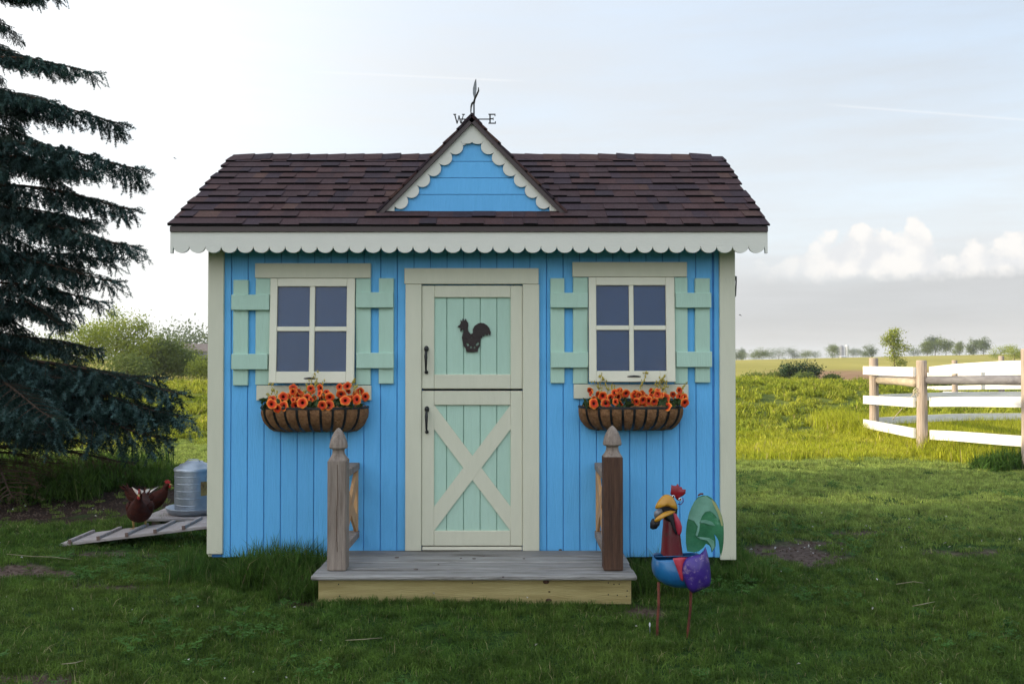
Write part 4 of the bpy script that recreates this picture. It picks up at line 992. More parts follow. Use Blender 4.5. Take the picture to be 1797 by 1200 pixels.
ro = thing('metal_rooster', 'painted tin rooster on rusty stakes, blue body, purple wing, green tail', 'garden ornament', (PX(1190, SY), SY, gz))
def rpart(name, me, m): return link(name, me, m, ro)
# body: a tin bowl lying across, open top, flattened front
def bodysurf():
    q = MB(); nu, nv = 28, 12; c = rz(393, 900); a = 268*s_/5.712; h = 150*s_/5.712; dp = .085
    top = rz(405, 775).z; vs = []
    for j in range(nv+1):
        v = j/nv; z = top - (top-rz(0, 1090).z)*v
        wprof = (.90+.16*math.sin(min(v, .45)/.45*math.pi/2)) if v < .45 else 1.06*(1-((v-.45)/.55)**2.4)**.55 if v < 1 else .02
        for i in range(nu):
            u = 2*math.pi*i/nu; sh = (v*.03)                    # sags to the right like the original
            x = c.x + sh + a*wprof*math.copysign(abs(math.cos(u))**.8, math.cos(u)); y = SY + dp*wprof*math.copysign(abs(math.sin(u))**.8, math.sin(u))
            vs.append((x, y, z + .004*math.sin(u*3)*(1 if j == 0 else 0)))
    q.add(vs, [(j*nu+i, j*nu+(i+1) % nu, (j+1)*nu+(i+1) % nu, (j+1)*nu+i) for j in range(nv) for i in range(nu)] + [tuple(range(nv*nu, nv*nu+nu))]); return q.mesh(smooth=True)
bo = rpart('body', bodysurf(), RU['blue']); sm = bo.modifiers.new('thickness', 'SOLIDIFY'); sm.thickness = .002
q = MB(); q.add([rz(165, 775, SY-.05), rz(690, 765, SY-.05), rz(690, 765, SY+.06), rz(165, 775, SY+.06)], [(0, 1, 2, 3)]); bk = rpart('back_plate', q.mesh(), RU['blue']); bk.modifiers.new('thickness', 'SOLIDIFY').thickness = .002
def sheet(outline, y, bulge=.0, th=.0025, name='sheet', sub=3):
    """a bent piece of sheet metal: flat outline (zoom coordinates) bulged towards the viewer"""
    pts = [rz(a, b_, y) for a, b_ in outline]; c = sum(pts, Vector())/len(pts); q = MB(); nr = 5; vs = [c+Vector((0, -bulge, 0))]; n_ = len(pts)
    for r_ in range(1, nr+1):
        t_ = r_/nr
        for p_ in pts: vs.append(c.lerp(p_, t_)+Vector((0, -bulge*(1-t_**2.0), 0)))
    fs = [(0, 1+k, 1+(k+1) % n_) for k in range(n_)]
    for r_ in range(nr-1):
        for k in range(n_): fs.append((1+r_*n_+k, 1+(r_+1)*n_+k, 1+(r_+1)*n_+(k+1) % n_, 1+r_*n_+(k+1) % n_))
    q.add(vs, fs); return q.mesh(smooth=True)
def addsheet(name, outline, y, m, bulge=0., th=.0025):
    o = rpart(name, sheet(outline, y, bulge), m); so = o.modifiers.new('thickness', 'SOLIDIFY'); so.thickness = th; return o
addsheet('wing', [(500,785),(560,770),(620,755),(660,720),(672,680),(690,740),(712,850),(722,940),(725,1020),(712,1070),(660,1095),(600,1120),(545,1140),(510,1105),(480,1060),(458,1000),(443,930),(448,860),(470,815)], SY-.095, RU['purple'], .028)
addsheet('red_wing_patch', [(345,795),(420,785),(495,785),(470,830),(452,880),(446,940),(455,1000),(450,1030),(425,1010),(405,950),(375,870)], SY-.092, RU['pink'], .006)
# neck: tapering cone with an open, rough front
q = MB(); n_ = 20; vs = []; rows = [(335, 755, 110, .05), (335, 700, 104, .048), (332, 620, 97, .045), (330, 540, 90, .042), (330, 470, 82, .038), (325, 400, 74, .034), (322, 340, 62, .028)]
for (a, b_, hw, dp) in rows:
    c = rz(a, b_)
    for k in range(n_):
        u = 2*math.pi*k/n_; vs.append((c.x+hw*s_/5.712*math.cos(u), SY+dp*math.sin(u)*.9, c.z + (.006*math.sin(u*4+1) if b_ == 755 else 0)))
q.add(vs, [(j*n_+i, j*n_+(i+1) % n_, (j+1)*n_+(i+1) % n_, (j+1)*n_+i) for j in range(len(rows)-1) for i in range(n_)] + [tuple(range((len(rows)-1)*n_, len(rows)*n_))]); rpart('neck', q.mesh(smooth=True), RU['red'])
# head behind the beak
q = MB(); c = rz(335, 300); vs = []
for j in range(9):
    th_ = math.pi*j/8
    for i in range(16):
        u = 2*math.pi*i/16; vs.append((c.x+.026*math.sin(th_)*math.cos(u), SY+.010+.036*math.sin(th_)*math.sin(u), c.z+.045*math.cos(th_)))
q.add(vs, [(j*16+i, j*16+(i+1) % 16, (j+1)*16+(i+1) % 16, (j+1)*16+i) for j in range(8) for i in range(16)]); rpart('head', q.mesh(smooth=True), RU['dark'])
# upper beak: hood shaped half dome pointing at the viewer, lower beak: curved trough
def hood(ctr, rx, rz_, fwd, a0, a1, droop, name, m, y0):
    q = MB(); nu, nv = 16, 8; vs = []
    for j in range(nv+1):
        t_ = j/nv; sc_ = math.cos(t_*math.pi/2*.96)**.8
        for i in range(nu+1):
            u = a0+(a1-a0)*i/nu; vs.append((ctr.x + rx*sc_*math.cos(u), y0 - fwd*math.sin(t_*math.pi/2), ctr.z + rz_*sc_*math.sin(u) - droop*t_**2))
    q.add(vs, [(j*(nu+1)+i, j*(nu+1)+i+1, (j+1)*(nu+1)+i+1, (j+1)*(nu+1)+i) for j in range(nv) for i in range(nu)]); o = rpart(name, q.mesh(smooth=True), m); o.modifiers.new('thickness', 'SOLIDIFY').thickness = .003; return o
addsheet('upper_beak', [(170,292),(182,255),(208,215),(240,178),(265,162),(300,160),(332,172),(358,208),(378,255),(390,290),(380,305),(350,288),(315,274),(280,270),(245,274),(210,284),(182,296)], SY-.062, RU['yellow'], .022)
addsheet('lower_beak', [(160,410),(200,375),(260,335),(320,318),(375,322),(350,340),(300,360),(250,385),(215,415),(175,432)], SY-.066, RU['yellow'], .012)
addsheet('mouth', [(190,300),(250,275),(320,268),(375,290),(345,320),(280,335),(215,360),(165,400),(160,340)], SY-.030, RU['dark'], .0)
addsheet('throat', [(262,345),(300,330),(345,325),(352,380),(362,440),(378,510),(392,560),(370,545),(345,480),(320,420),(285,395),(262,400)], SY-.050, RU['dark'], .006)
addsheet('tin_wattle', [(165,330),(195,302),(235,305),(245,340),(205,375),(172,400),(160,370)], SY-.05, mat('grey_tin', (.22, .22, .24), rough=.4, metallic=.5), .008)
addsheet('tin_wattle', [(150,395),(175,425),(220,412),(210,460),(180,495),(145,503),(120,490),(122,440),(135,410)], SY-.045, RU['dark'], .01)
addsheet('wattle', [(348,330),(362,340),(385,365),(415,420),(435,480),(432,525),(415,570),(400,560),(382,520),(362,440),(350,380)], SY-.045, RU['pink'], .010)
addsheet('comb', [(322,150),(328,110),(330,58),(352,70),(378,70),(395,48),(412,82),(432,80),(442,108),(474,104),(470,145),(440,168),(418,180),(405,215),(385,205),(365,175),(345,165)], SY-.010, RU['comb'], .004, .004)
for ex, ey in ((420, 205), (352, 178)):
    c = rz(ex, ey, SY-.025); q = MB(); q.lathe([(0, .006), (.005, .0045), (.0068, .002), (.0068, 0)], 12); me = q.mesh(smooth=True); me.transform(Matrix.Translation(c) @ Matrix.Rotation(R(75), 4, 'X')); e_ = rpart('eye', me, RU['white'])
    q = MB(); q.lathe([(0, .010), (.003, .009), (.004, .006)], 8); me = q.mesh(smooth=True); me.transform(Matrix.Translation(c) @ Matrix.Rotation(R(75), 4, 'X')); link('pupil', me, RU['dark'], e_)
q = MB(); q.tube([rz(395, 250, SY-.02), rz(430, 255, SY-.025), rz(452, 225, SY-.025), rz(448, 190, SY-.02)], .0022, 6); rpart('eye_ring', q.mesh(smooth=True), RU['purple'])
# tail: one broad plate plus feathers overlaid
def outline_flat(name, outs, y, m, th, rotz=0.):
    me = flat([[(rz(a, b_, y).x, rz(a, b_, y).z) for a, b_ in o_] for o_ in outs], th); me.transform(Matrix.Translation((0, y, 0))); return rpart(name, me, m)
tail = [(490,725),(478,640),(478,540),(488,440),(505,360),(530,290),(565,225),(600,182),(650,165),(695,168),(735,190),(775,235),(810,300),(838,370),(855,450),(858,540),(855,640),(845,710),(830,770),(818,735),(815,680),(805,620),(790,590),(762,552),(775,610),(775,670),(755,712),(735,735),(728,690),(712,665),(680,648),(650,690),(610,722),(560,735)]
outline_flat('tail', [tail], SY+.060, RU['green'], .003)
outline_flat('tail_feather', [[(500,400),(510,340),(560,230),(610,185),(680,170),(740,215),(790,290),(830,400),(800,400),(760,350),(720,320),(670,330),(640,370),(620,420),(600,480),(560,420)]], SY+.0565, RU['green2'], .002)
outline_flat('tail_feather', [[(620,415),(680,410),(740,430),(775,470),(720,460),(660,440),(625,440)]], SY+.0555, RU['green2'], .002)
outline_flat('tail_feather', [[(575,560),(600,470),(620,440),(610,520),(590,580),(650,585),(710,590),(760,620),(765,680),(740,725),(730,670),(690,615),(620,600)]], SY+.056, RU['green2'], .002)
outline_flat('tail_feather', [[(735,200),(775,240),(812,310),(838,380),(850,470),(835,470),(815,400),(790,330),(750,250)]], SY+.0545, RU['straw'], .002)
q = MB(); q.tube([rz(600, 165, SY+.058), rz(625, 150, SY+.055), rz(650, 150, SY+.058)], .004, 6); rpart('tail_rivet', q.mesh(), RU['rust'])
for (xa, ya_, xb, yb2, yy) in ((205, 1085, 192, 1640, SY-.03), (530, 1130, 490, 1705, SY-.02)):
    A = rz(xa, ya_, yy); B_ = rz(xb, yb2, yy); q = MB(); q.tube([A+Vector((0, 0, .02)), A.lerp(B_, .3)+Vector((.002, 0, 0)), A.lerp(B_, .65)+Vector((-.002, 0, 0)), Vector((B_.x, yy, gz-.03))], [.0065, .0058, .0056, .005], 8)
    rpart('leg', q.mesh(smooth=True), RU['rust'])
# little marker stake
mx, my = PX(1140, 3.78), 3.78
st = thing('marker_stake', 'thin wire stake with a white tip in the lawn before the tin rooster', 'stake', (mx, my, Hs(mx, my)))
q = MB(); z0 = Hs(mx, my); q.tube([(mx, my, z0-.03), (mx-.002, my, z0+.045)], .0016, 6); link('wire', q.mesh(), M['galv'], st)
q = MB(); q.lathe([(.0015, z0+.040), (.0035, z0+.045), (.0035, z0+.054), (.001, z0+.059)], 8, (mx-.002, my)); link('tip', q.mesh(smooth=True), RU['white'], st)

# ------------------------------------------------------------------ ramp, platform, waterer, hens
rp = thing('chicken_ramp', 'sloping grey plank ramp with cross cleats left of the playhouse', 'ramp', (-2.2, 5.66, 0))
RX0, RX1, RY0, RY1 = -2.72, XL-.004, 5.50, 5.82; RZ0 = Hs(RX0, 5.66)+.002; RZ1 = RZ0 + .122*(RX1-RX0)
def rampT(): 
    an = math.atan2(RZ1-RZ0, RX1-RX0); return Matrix.Translation((RX0, RY0, RZ0)) @ Matrix.Rotation(-an, 4, 'Y')
RT = rampT(); RL = math.hypot(RX1-RX0, RZ1-RZ0)
for k in range(2):
    q = MB(); w2 = (RY1-RY0)/2; q.cbox(0, RL, k*w2+.002, (k+1)*w2-.002, 0, .020, .003, RT); link('plank', q.mesh(), M['wood_ramp'], rp)
for k in range(6):
    xx = .055+.172*k; q = MB(); q.cbox(xx, xx+.022, -.004, RY1-RY0-.01, .0204, .038, .003, RT); link('cleat', q.mesh(), M['wood_ramp'], rp)
    q = MB(); q.cbox(xx+.001, xx+.021, -.0052, -.0042, .012, .037, .0003, RT); link('cleat_end', q.mesh(), M['wood_cleat'], rp)
plat = thing('feeding_platform', 'low grey board platform under the metal waterer', 'platform', (-2.0, 6.27, 0))
for k in range(3):
    y0 = 6.06+.142*k; q = MB(); sk = .0; q.cbox(-2.47+.004*k, XL-.03, y0+.002, y0+.140, .056, .076, .003); link('board', q.mesh(), M['wood_ramp'], plat)
for x in (-2.40, -1.75): box_part('bearer', plat, M['wood_cleat'], x, x+.05, 6.09, 6.46, -.02, .0555)
WXc, WYc = PX(342, 6.28), 6.28; wb_ = .0765
wt = thing('poultry_waterer', 'galvanised cylindrical poultry waterer with a domed lid', 'poultry waterer', (WXc, WYc, wb_))
q = MB(); q.lathe([(0, wb_), (.150, wb_), (.170, wb_+.012), (.184, wb_+.040), (.186, wb_+.046), (.181, wb_+.046), (.165, wb_+.016), (.0, wb_+.014)], 48, (WXc, WYc)); link('tray', q.mesh(smooth=True), M['galv'], wt)
prof = [(.128, wb_+.016)]
for k in range(1, 6):
    z_ = wb_+.016+k*.048; prof += [(.128, z_-.0035), (.1290, z_-.0015), (.1290, z_+.0015), (.128, z_+.0035)]
prof += [(.128, wb_+.298), (.131, wb_+.300)]
q = MB(); q.lathe(prof, 96, (WXc, WYc)); link('tank', q.mesh(smooth=False), M['galv'], wt)
q = MB(); q.lathe([(.133, wb_+.292), (.1335, wb_+.306), (.128, wb_+.312), (.100, wb_+.325), (.095, wb_+.334), (.062, wb_+.345), (.056, wb_+.353), (.02, wb_+.358), (0, wb_+.359)], 48, (WXc, WYc)); lid = link('lid', q.mesh(smooth=True), M['galv'], wt)
q = MB(); q.tube([(WXc-.05, WYc-.02, wb_+.352), (WXc-.03, WYc-.02, wb_+.368), (WXc+.03, WYc-.02, wb_+.368), (WXc+.05, WYc-.02, wb_+.352)], .003, 6); link('handle', q.mesh(smooth=True), M['galv'], lid)
lm = mat('printed_label', (.50, .36, .10), (.05, .012, .012), .6, 14)
q = MB(); vs = []
for k in range(7):
    a = R(-52+k*4); 
    for z_ in (wb_+.13, wb_+.225): vs.append((WXc+.1315*math.cos(a), WYc+.1315*math.sin(a), z_))
q.add(vs, [(2*k, 2*k+2, 2*k+3, 2*k+1) for k in range(6)]); link('label_sticker', q.mesh(), lm, wt)

hm = mat('red_brown_feathers', (.065, .012, .006), (.022, .006, .004), .75, 22, (1, 1, 2), .9, 60, spec=.15)
hm2 = mat('pale_feathers', (.62, .55, .48), (.35, .26, .2), .8, 22, bump=.5); cmb = mat('red_comb_skin', (.42, .012, .012), rough=.5); leg_m = mat('yellow_scaly_leg', (.45, .30, .10), rough=.6, bump=.3, scale=60)
def hen(label, loc, yaw, headturn=0., low=0., whitetail=True, sc_=1.0):
    t = thing('hen', label, 'hen', loc, 'hens beside the ramp', rot=(0, 0, yaw)); t.scale = (1, 1, .90)
    # one loft from tail to crown, x forwards
    st_ = [(-.165, .215, .004, .008), (-.150, .210, .022, .030), (-.115, .175, .042, .050), (-.070, .140, .066, .076), (-.015, .122, .080, .088), (.035, .122, .078, .086),
           (.075, .155-low*.2, .054, .060), (.100, .185-low*.4, .038, .044), (.112, .215-low*.8, .027, .030), (.120, .240-low, .021, .022), (.128, .258-low, .020, .020), (.140, .268-low, .015, .015), (.150, .270-low, .004, .004)]
    q = MB(); n_ = 16; vs = []
    for i, (x, z, ry, rr) in enumerate(st_):
        p0 = Vector((st_[max(i-1, 0)][0], 0, st_[max(i-1, 0)][1])); p1 = Vector((st_[min(i+1, len(st_)-1)][0], 0, st_[min(i+1, len(st_)-1)][1])); d_ = (p1-p0).normalized(); up = Vector((-d_.z, 0, d_.x))
        for k in range(n_):
            a = 2*math.pi*k/n_; yo = headturn*max(0, x-.09)*1.0
            vs.append(Vector((x, yo, z)) + Vector((0, 1, 0))*ry*math.cos(a) + up*rr*math.sin(a))
    vs = [v*sc_ for v in vs]
    q.add(vs, [(j*n_+i, j*n_+(i+1) % n_, (j+1)*n_+(i+1) % n_, (j+1)*n_+i) for j in range(len(st_)-1) for i in range(n_)]+[tuple(range(n_)), tuple(range((len(st_)-1)*n_, len(st_)*n_))])
    b_ = link('body', q.mesh(smooth=True), hm, t, world=False); sb_ = b_.modifiers.new('smooth', 'SUBSURF'); sb_.levels = 1; sb_.render_levels = 1
    def lp(name, q, m, smooth_=True): 
        me = q.mesh(smooth=smooth_); me.transform(Matrix.Scale(sc_, 4)); return link(name, me, m, t, world=False)
    # tail feathers: a fan of overlapping blades
    for k in range(7):
        q = MB(); a = (k-3)*.16; q.add([(-.13, a*.06, .20), (-.165, a*.10-.011, .225+.012*k % .03), (-.185, a*.17, .250+.012*math.cos(k*2)), (-.165, a*.10+.011, .235), (-.14, a*.06, .215)], [(0, 1, 2, 3, 4)])
        o = lp('tail_feather', q, hm2 if (whitetail and k % 2 == 0) else hm); o.modifiers.new('t', 'SOLIDIFY').thickness = .002
    for s in (-1, 1):
        q = MB(); vs = []
        for (x, z, w_) in ((.055, .15, .022), (.02, .15, .038), (-.03, .145, .040), (-.08, .15, .026), (-.125, .165, .006)):
            yy = {0.055: .060, .02: .075, -.03: .076, -.08: .064, -.125: .045}[x]*s
            vs += [(x, yy*.93, z+w_), (x, yy*1.10, z), (x, yy*.98, z-w_)]
        q.add(vs, [(j*3+i, j*3+i+1, (j+1)*3+i+1, (j+1)*3+i) for j in range(4) for i in range(2)]); o = lp('wing', q, hm); o.modifiers.new('t', 'SOLIDIFY').thickness = .008
        q = MB(); q.tube([(.0, s*.035, .085), (.012, s*.036, .055), (.0, s*.036, .006)], [.015, .008, .005], 8)
        for a in (-.5, 0, .5): q.tube([(0, s*.036, .006), (.035*math.cos(a), s*.036+.035*math.sin(a), .003)], [.004, .002], 6)
        q.tube([(0, s*.036, .006), (-.018, s*.036, .003)], [.004, .002], 6); lp('leg', q, leg_m)
    hy_ = headturn*.04
    q = MB(); q.tube([(.150, hy_, .268-low), (.176, hy_*1.4, .258-low)], [.008, .001], 8); lp('beak', q, leg_m)
    me = flat([[(.118, .280-low), (.112, .292-low), (.120, .290-low), (.122, .305-low), (.131, .294-low), (.137, .308-low), (.144, .294-low), (.153, .298-low), (.153, .277-low), (.140, .270-low)]], .005); me.transform(Matrix.Translation((0, hy_, 0))); me.transform(Matrix.Scale(sc_, 4)); link('comb', me, cmb, t, world=False)
    q = MB(); q.tube([(.148, hy_, .262-low), (.152, hy_, .248-low), (.150, hy_, .236-low)], [.006, .010, .003], 8); lp('wattle', q, cmb)
    return t
hx, hyy = PX(247, 5.76), 5.76; zr0 = RZ0+.02+.122*(hx-RX0)
hen('red brown hen facing the camera, standing on the ramp, white tail feathers raised', (hx, hyy, zr0-.002), R(-78), .5, .012, True, 1.0)
hen('red brown hen in side view behind the platform, head towards the waterer', (PX(262, 6.62), 6.62, Hs(PX(262, 6.62), 6.62)), R(4), 0, .015, False, 1.0)

# ------------------------------------------------------------------ ring fence
fr = thing('pen_fence', 'round pen fence of white boards and log posts on the right', 'fence', (5.0, 11.5, 0))
def fpost(x, y, top, r_, m=M['fence_post']):
    z0 = Hs(x, y)-.1; q = MB(); q.tube([(x, y, z0), (x+.004, y, (z0+top)/2), (x, y, top-.01), (x, y, top)], [r_*1.06, r_, r_*.96, r_*.86], 16); return link('post', q.mesh(smooth=False), m, fr)
A1 = (PX(1533, 12.7), 12.7); A2 = (PX(1617, 10.7), 10.7); A3 = (PX(1803, 9.2), 9.2)
fpost(*A1, PZ(628, 12.7), .062); fpost(*A2, PZ(632, 10.7), .060); fpost(*A3, PZ(612, 9.2), .062)
def board(name, pts, hh, m, th=.028):
    """pts: (x, y, zc); a sprung board through the points"""
    q = MB(); vs = []; P_ = [Vector(p) for p in pts]; n_ = 12; pl = []
    for i in range(len(P_)-1):
        for k in range(n_): pl.append(P_[i].lerp(P_[i+1], k/n_))
    pl.append(P_[-1])
    for _ in range(12): pl = [pl[0]]+[(pl[i-1]+pl[i]*2+pl[i+1])/4 for i in range(1, len(pl)-1)]+[pl[-1]]
    for i, p_ in enumerate(pl):
        d_ = (pl[min(i+1, len(pl)-1)]-pl[max(i-1, 0)]); d_.z = 0; d_.normalize(); nn = Vector((-d_.y, d_.x, 0))*th/2
        vs += [p_-nn-Vector((0, 0, hh/2)), p_+nn-Vector((0, 0, hh/2)), p_+nn+Vector((0, 0, hh/2)), p_-nn+Vector((0, 0, hh/2))]
    m_ = len(pl); q.add(vs, [(i*4+k, i*4+(k+1) % 4, (i+1)*4+(k+1) % 4, (i+1)*4+k) for i in range(m_-1) for k in range(4)]+[(0, 1, 2, 3), tuple((m_-1)*4+k for k in (3, 2, 1, 0))])
    return link(name, q.mesh(), m, fr)
ox = -.075
def pt(px, py, Y, dx=0.): v = P(px, py, Y); return (v.x+dx, Y, v.z)
for (ys) in ((650, 652.5, 641), (702, 706, 705), (744, 760, 774)):
    a = pt(1527, ys[0], 12.72); b_ = pt(1609, ys[1], 10.72)
    board('rail_board', [(A1[0]-.078, 12.85, PZ(ys[0], 12.7)), (A2[0]-.078, 10.72, PZ(ys[1], 10.7))], .115, M['white_board'])
    zz = PZ(ys[2], 9.2)
    board('rail_board', [(A2[0]+.078, 10.66, PZ(ys[1]+(2 if ys[1] > 740 else -1), 10.7)), (A2[0]+.10, 10.0, (PZ(ys[1], 10.7)*.45+zz*.55)), (A3[0]-.078, 9.2, zz), (A3[0]+.8, 8.6, zz)], .108, M['white_board'])
q = MB(); q.tube([pt(1543, 667, 12.66), pt(1575, 668, 11.8), pt(1607, 672, 10.80)], [.056, .055, .050], 12); link('log_rail', q.mesh(smooth=True), M['log'], fr)
q = MB(); q.tube([(A2[0]+.06, 10.68, PZ(667, 10.7)), (A3[0]-.12, 9.35, PZ(667, 9.3)), (A3[0]+.6, 8.9, PZ(667, 9.3))], [.048, .052, .052], 12); link('log_rail', q.mesh(smooth=True), M['log_shaded'], fr)
q = MB(); a_, b_ = pt(1606, 688, 10.66), pt(1566, 736, 12.3); q.tube([a_, tuple(Vector(a_).lerp(Vector(b_), .5)+Vector((0, 0, -.01))), b_], .006, 6); link('rope', q.mesh(), M['rope'], fr)
q = MB(); c = Vector(pt(1606, 684, 10.62)); q.tube([c+Vector((.03*math.cos(k*.9), -.02+.01*math.sin(k*2), .03*math.sin(k*.9)-.004*k)) for k in range(15)], .006, 6); link('rope_knot', q.mesh(smooth=True), M['rope'], fr)
# far side of the pen
for zc, hh in ((.245, .10), (.56, .11), (.93, .11)):
    board('rail_board', [(A1[0]+.07, 12.74, zc), (6.6, 13.5, zc+.01), (8.5, 13.6, zc+.01)] if zc < .9 else [(A1[0]+.07, 12.74, zc), (5.9, 13.1, zc)], hh, M['white_board'])
for (a, top) in ((1675, 632), (1757, 624.5)): fpost(PX(a, 21), 21, PZ(top, 21), .062)
board('rail_board', [(PX(1655, 22.5), 22.5, PZ(691, 22.0)), (PX(1720, 21), 20.9, PZ(691, 21)), (PX(1850, 20), 20, PZ(690, 20))], .085, M['white_board'])
board('rail_board', [(PX(1628, 24), 24, PZ(681, 24)), (PX(1720, 21), 20.9, PZ(679, 21)), (PX(1850, 20), 20, PZ(678, 20))], .10, M['white_board'])
board('rail_board', [(PX(1628, 24), 24, PZ(657, 24)), (PX(1720, 21), 20.9, PZ(655, 21)), (PX(1850, 20), 20, PZ(653, 20))], .10, M['white_board'])

# ------------------------------------------------------------------ spruce
def unit(v): return v/np.maximum(np.linalg.norm(v, axis=-1, keepdims=True), 1e-9)
def bough_mesh(seed, L=1.7, dead=False):
    g = np.random.default_rng(seed); wood = MB(); twigs = []
    ns = 12
    def axis(t): return np.array([L*t, .05*math.sin(t*3+seed), L*(.10*t-.30*t**1.7+.16*max(0, t-.82))])
    pts = [axis(i/ns) for i in range(ns+1)]
    wood.tube([tuple(p) for p in pts], [.017*(1-i/ns)+.003 for i in range(ns+1)], 5)
    n = int(L/.05)
    for i in range(n):
        t = .10+.88*(i+g.uniform(-.3, .3))/n; t = min(max(t, .05), .985); sd = 1 if i % 2 else -1; p0 = axis(t)
        l = (.50*(1-t)**.75*min(1, (t+.12)/.35)+.09)*g.uniform(.75, 1.2)
        an = R(g.uniform(38, 62)); d = np.array([math.cos(an), sd*math.sin(an), g.uniform(-.22, .04)]); d /= np.linalg.norm(d)
        m_ = max(2, int(l/.05)); sp = []
        for k in range(m_+1):
            s = k/m_*l; sp.append(p0 + d*s + np.array([0, 0, -.32*s*s/(l+.2)]))
        wood.tube([tuple(p) for p in sp], [.006*(1-k/m_)+.002 for k in range(m_+1)], 3, False)
        for k in range(m_):
            f = (k+.5)/m_
            if dead and g.random() < .65: continue
            twigs.append((sp[k], sp[k+1], 1.0 if f > .6 else .4))
            if f < .12 and t < .5: continue
            for s2 in (-1, 1):
                if g.random() < .38: continue
                tl = (.20*(1-.5*f)+.035)*g.uniform(.5, 1.35)
                side_ = np.cross(d, [0, 0, 1]); side_ /= np.linalg.norm(side_)
                hang = g.uniform(.5, 3.4)
                dd = d*.65 + side_*s2*.75 + np.array([0, 0, -hang]); dd /= np.linalg.norm(dd); q0 = sp[k]+(sp[k+1]-sp[k])*g.random(); q1 = q0+dd*tl
                twigs.append((q0, q1, 1.0 if f > .35 else .5))
                if tl > .10 and g.random() < .6:
                    d3 = dd + g.uniform(-.7, .7, 3); d3 /= np.linalg.norm(d3); twigs.append((q0+dd*tl*.5, q0+dd*tl*.5+d3*tl*.55, 1.0))
    for k in range(5): a = axis(.95+.01*k); twigs.append((a, a+np.array([.10, g.uniform(-.06, .06), g.uniform(-.06, .03)]), 1.0))
    V = []; F = []; MI = []; base = 0
    for (a, b_, tip) in twigs:
        l = np.linalg.norm(b_-a); nn = max(6, int(l*(470 if not dead else 120)))
        s = g.random(nn)[:, None]; ax = (b_-a)/l; rd_ = unit(np.cross(np.tile(ax, (nn, 1)), g.normal(size=(nn, 3)))); P0 = a+(b_-a)*s
        dr = unit(ax*.55+rd_*.85+np.array([0, 0, .08])); ln = g.uniform(.020, .032, nn)[:, None]; sdv = unit(np.cross(dr, g.normal(size=(nn, 3))))*.0030
        tri = np.stack([P0-sdv, P0+sdv, P0+dr*ln], 1).reshape(-1, 3); V.append(tri); F.append(np.arange(base, base+3*nn).reshape(-1, 3)); base += 3*nn; MI.append(np.full(nn, 1 if (tip > .8 and g.random() < .42) else 0))
    V = np.concatenate(V); F = np.concatenate(F); MI = np.concatenate(MI)
    if dead: MI[:] = 2
    nm = npmesh('bough', V, F); 
    wm = wood.mesh(); bm = bmesh.new(); bm.from_mesh(nm); bm.from_mesh(wm)
    bm.to_mesh(nm); bm.free(); nf = len(nm.polygons); mi = np.full(nf, 3); mi[:len(MI)] = MI
    for m_ in (M['needle'], M['needle_tip'], M['needle_dead'], M['bark']): nm.materials.append(m_)
    nm.polygons.foreach_set('material_index', mi.astype(np.int32)); bpy.data.meshes.remove(wm); return nm
TX, TY, TH = -4.42, 7.6, 8.2
tz = Hs(TX, TY)
sp_ = thing('spruce_tree', 'tall dark blue spruce with drooping boughs at the left edge', 'tree', (TX, TY, tz))
q = MB(); q.tube([(TX+.02*math.sin(i), TY+.02*math.cos(i*1.3), tz-.1+TH*i/14) for i in range(15)], [.115*(1-i/14)+.010 for i in range(15)], 12); link('trunk', q.mesh(smooth=True), M['bark'], sp_)
BO = [bough_mesh(s) for s in range(5)]; BD = [bough_mesh(20+s, 1.3, True) for s in range(2)]
rd = random.Random(5)
def add_bough(z, az_, ln, tilt, me):
    o = link('bough', me, None, sp_, world=False); s = ln/1.7
    o.location = (0.0, 0.0, z); o.rotation_euler = Euler((rd.uniform(-.15, .15), -tilt, az_)); o.scale = (s, s*rd.uniform(.9, 1.15), s*rd.uniform(.9, 1.1)); return o
def tipr(z): return .93*np.interp(1.15+(z-1.15)/.93, [0.3, .5, .8, 1.1, 1.45, 1.9, 2.3, 2.65, 3.1, 3.55, 4.2, 5.5, 8.4], [1.5, 1.75, 1.6, 1.2, 1.05, 1.22, 1.22, 1.28, 1.12, .92, .66, .6, .12])
z = .58; k = 0
while z < 8.0:
    nb_ = 9 if z < 1.3 else (8 if z < 3.6 else 6)
    for i in range(nb_):
        az_ = 2*math.pi*(i+.5*(k % 2))/nb_ + rd.uniform(-.35, .35); zz = z+rd.uniform(-.16, .16)
        add_bough(max(zz, .45)+.10, az_, float(tipr(zz))*rd.uniform(.62, 1.0 if z > 1.2 else 1.06), R(rd.uniform(-16, 10)) + (R(8) if z > 5 else 0), rd.choice(BO))
    z += .22 if z < 1.3 else (.31 if z < 3.7 else .42); k += 1
# boughs whose tips stand against the sky in the photograph
for (px_t, py_t, dzt) in ((112, 12, .30), (172, 150, .30), (222, 240, .32), (256, 328, .38), (240, 396, .36), (247, 466, .36), (188, 556, .36), (330, 768, .34), (325, 730, .30), (300, 800, .30), (205, 520, .36), (60, 5, .3)):
    yt = TY - rd.uniform(.0, .35); tp = P(px_t, py_t, yt); dx, dy = tp.x-TX, yt-TY; ln = math.hypot(dx, dy)
    add_bough(tp.z - tz + ln*.26, math.atan2(dy, dx), ln, 0, rd.choice(BO))
for i in range(16):
    add_bough(rd.uniform(.15, .7), rd.uniform(-2.8, .6), rd.uniform(.9, 1.6), R(rd.uniform(-4, 10)), BD[i % 2])

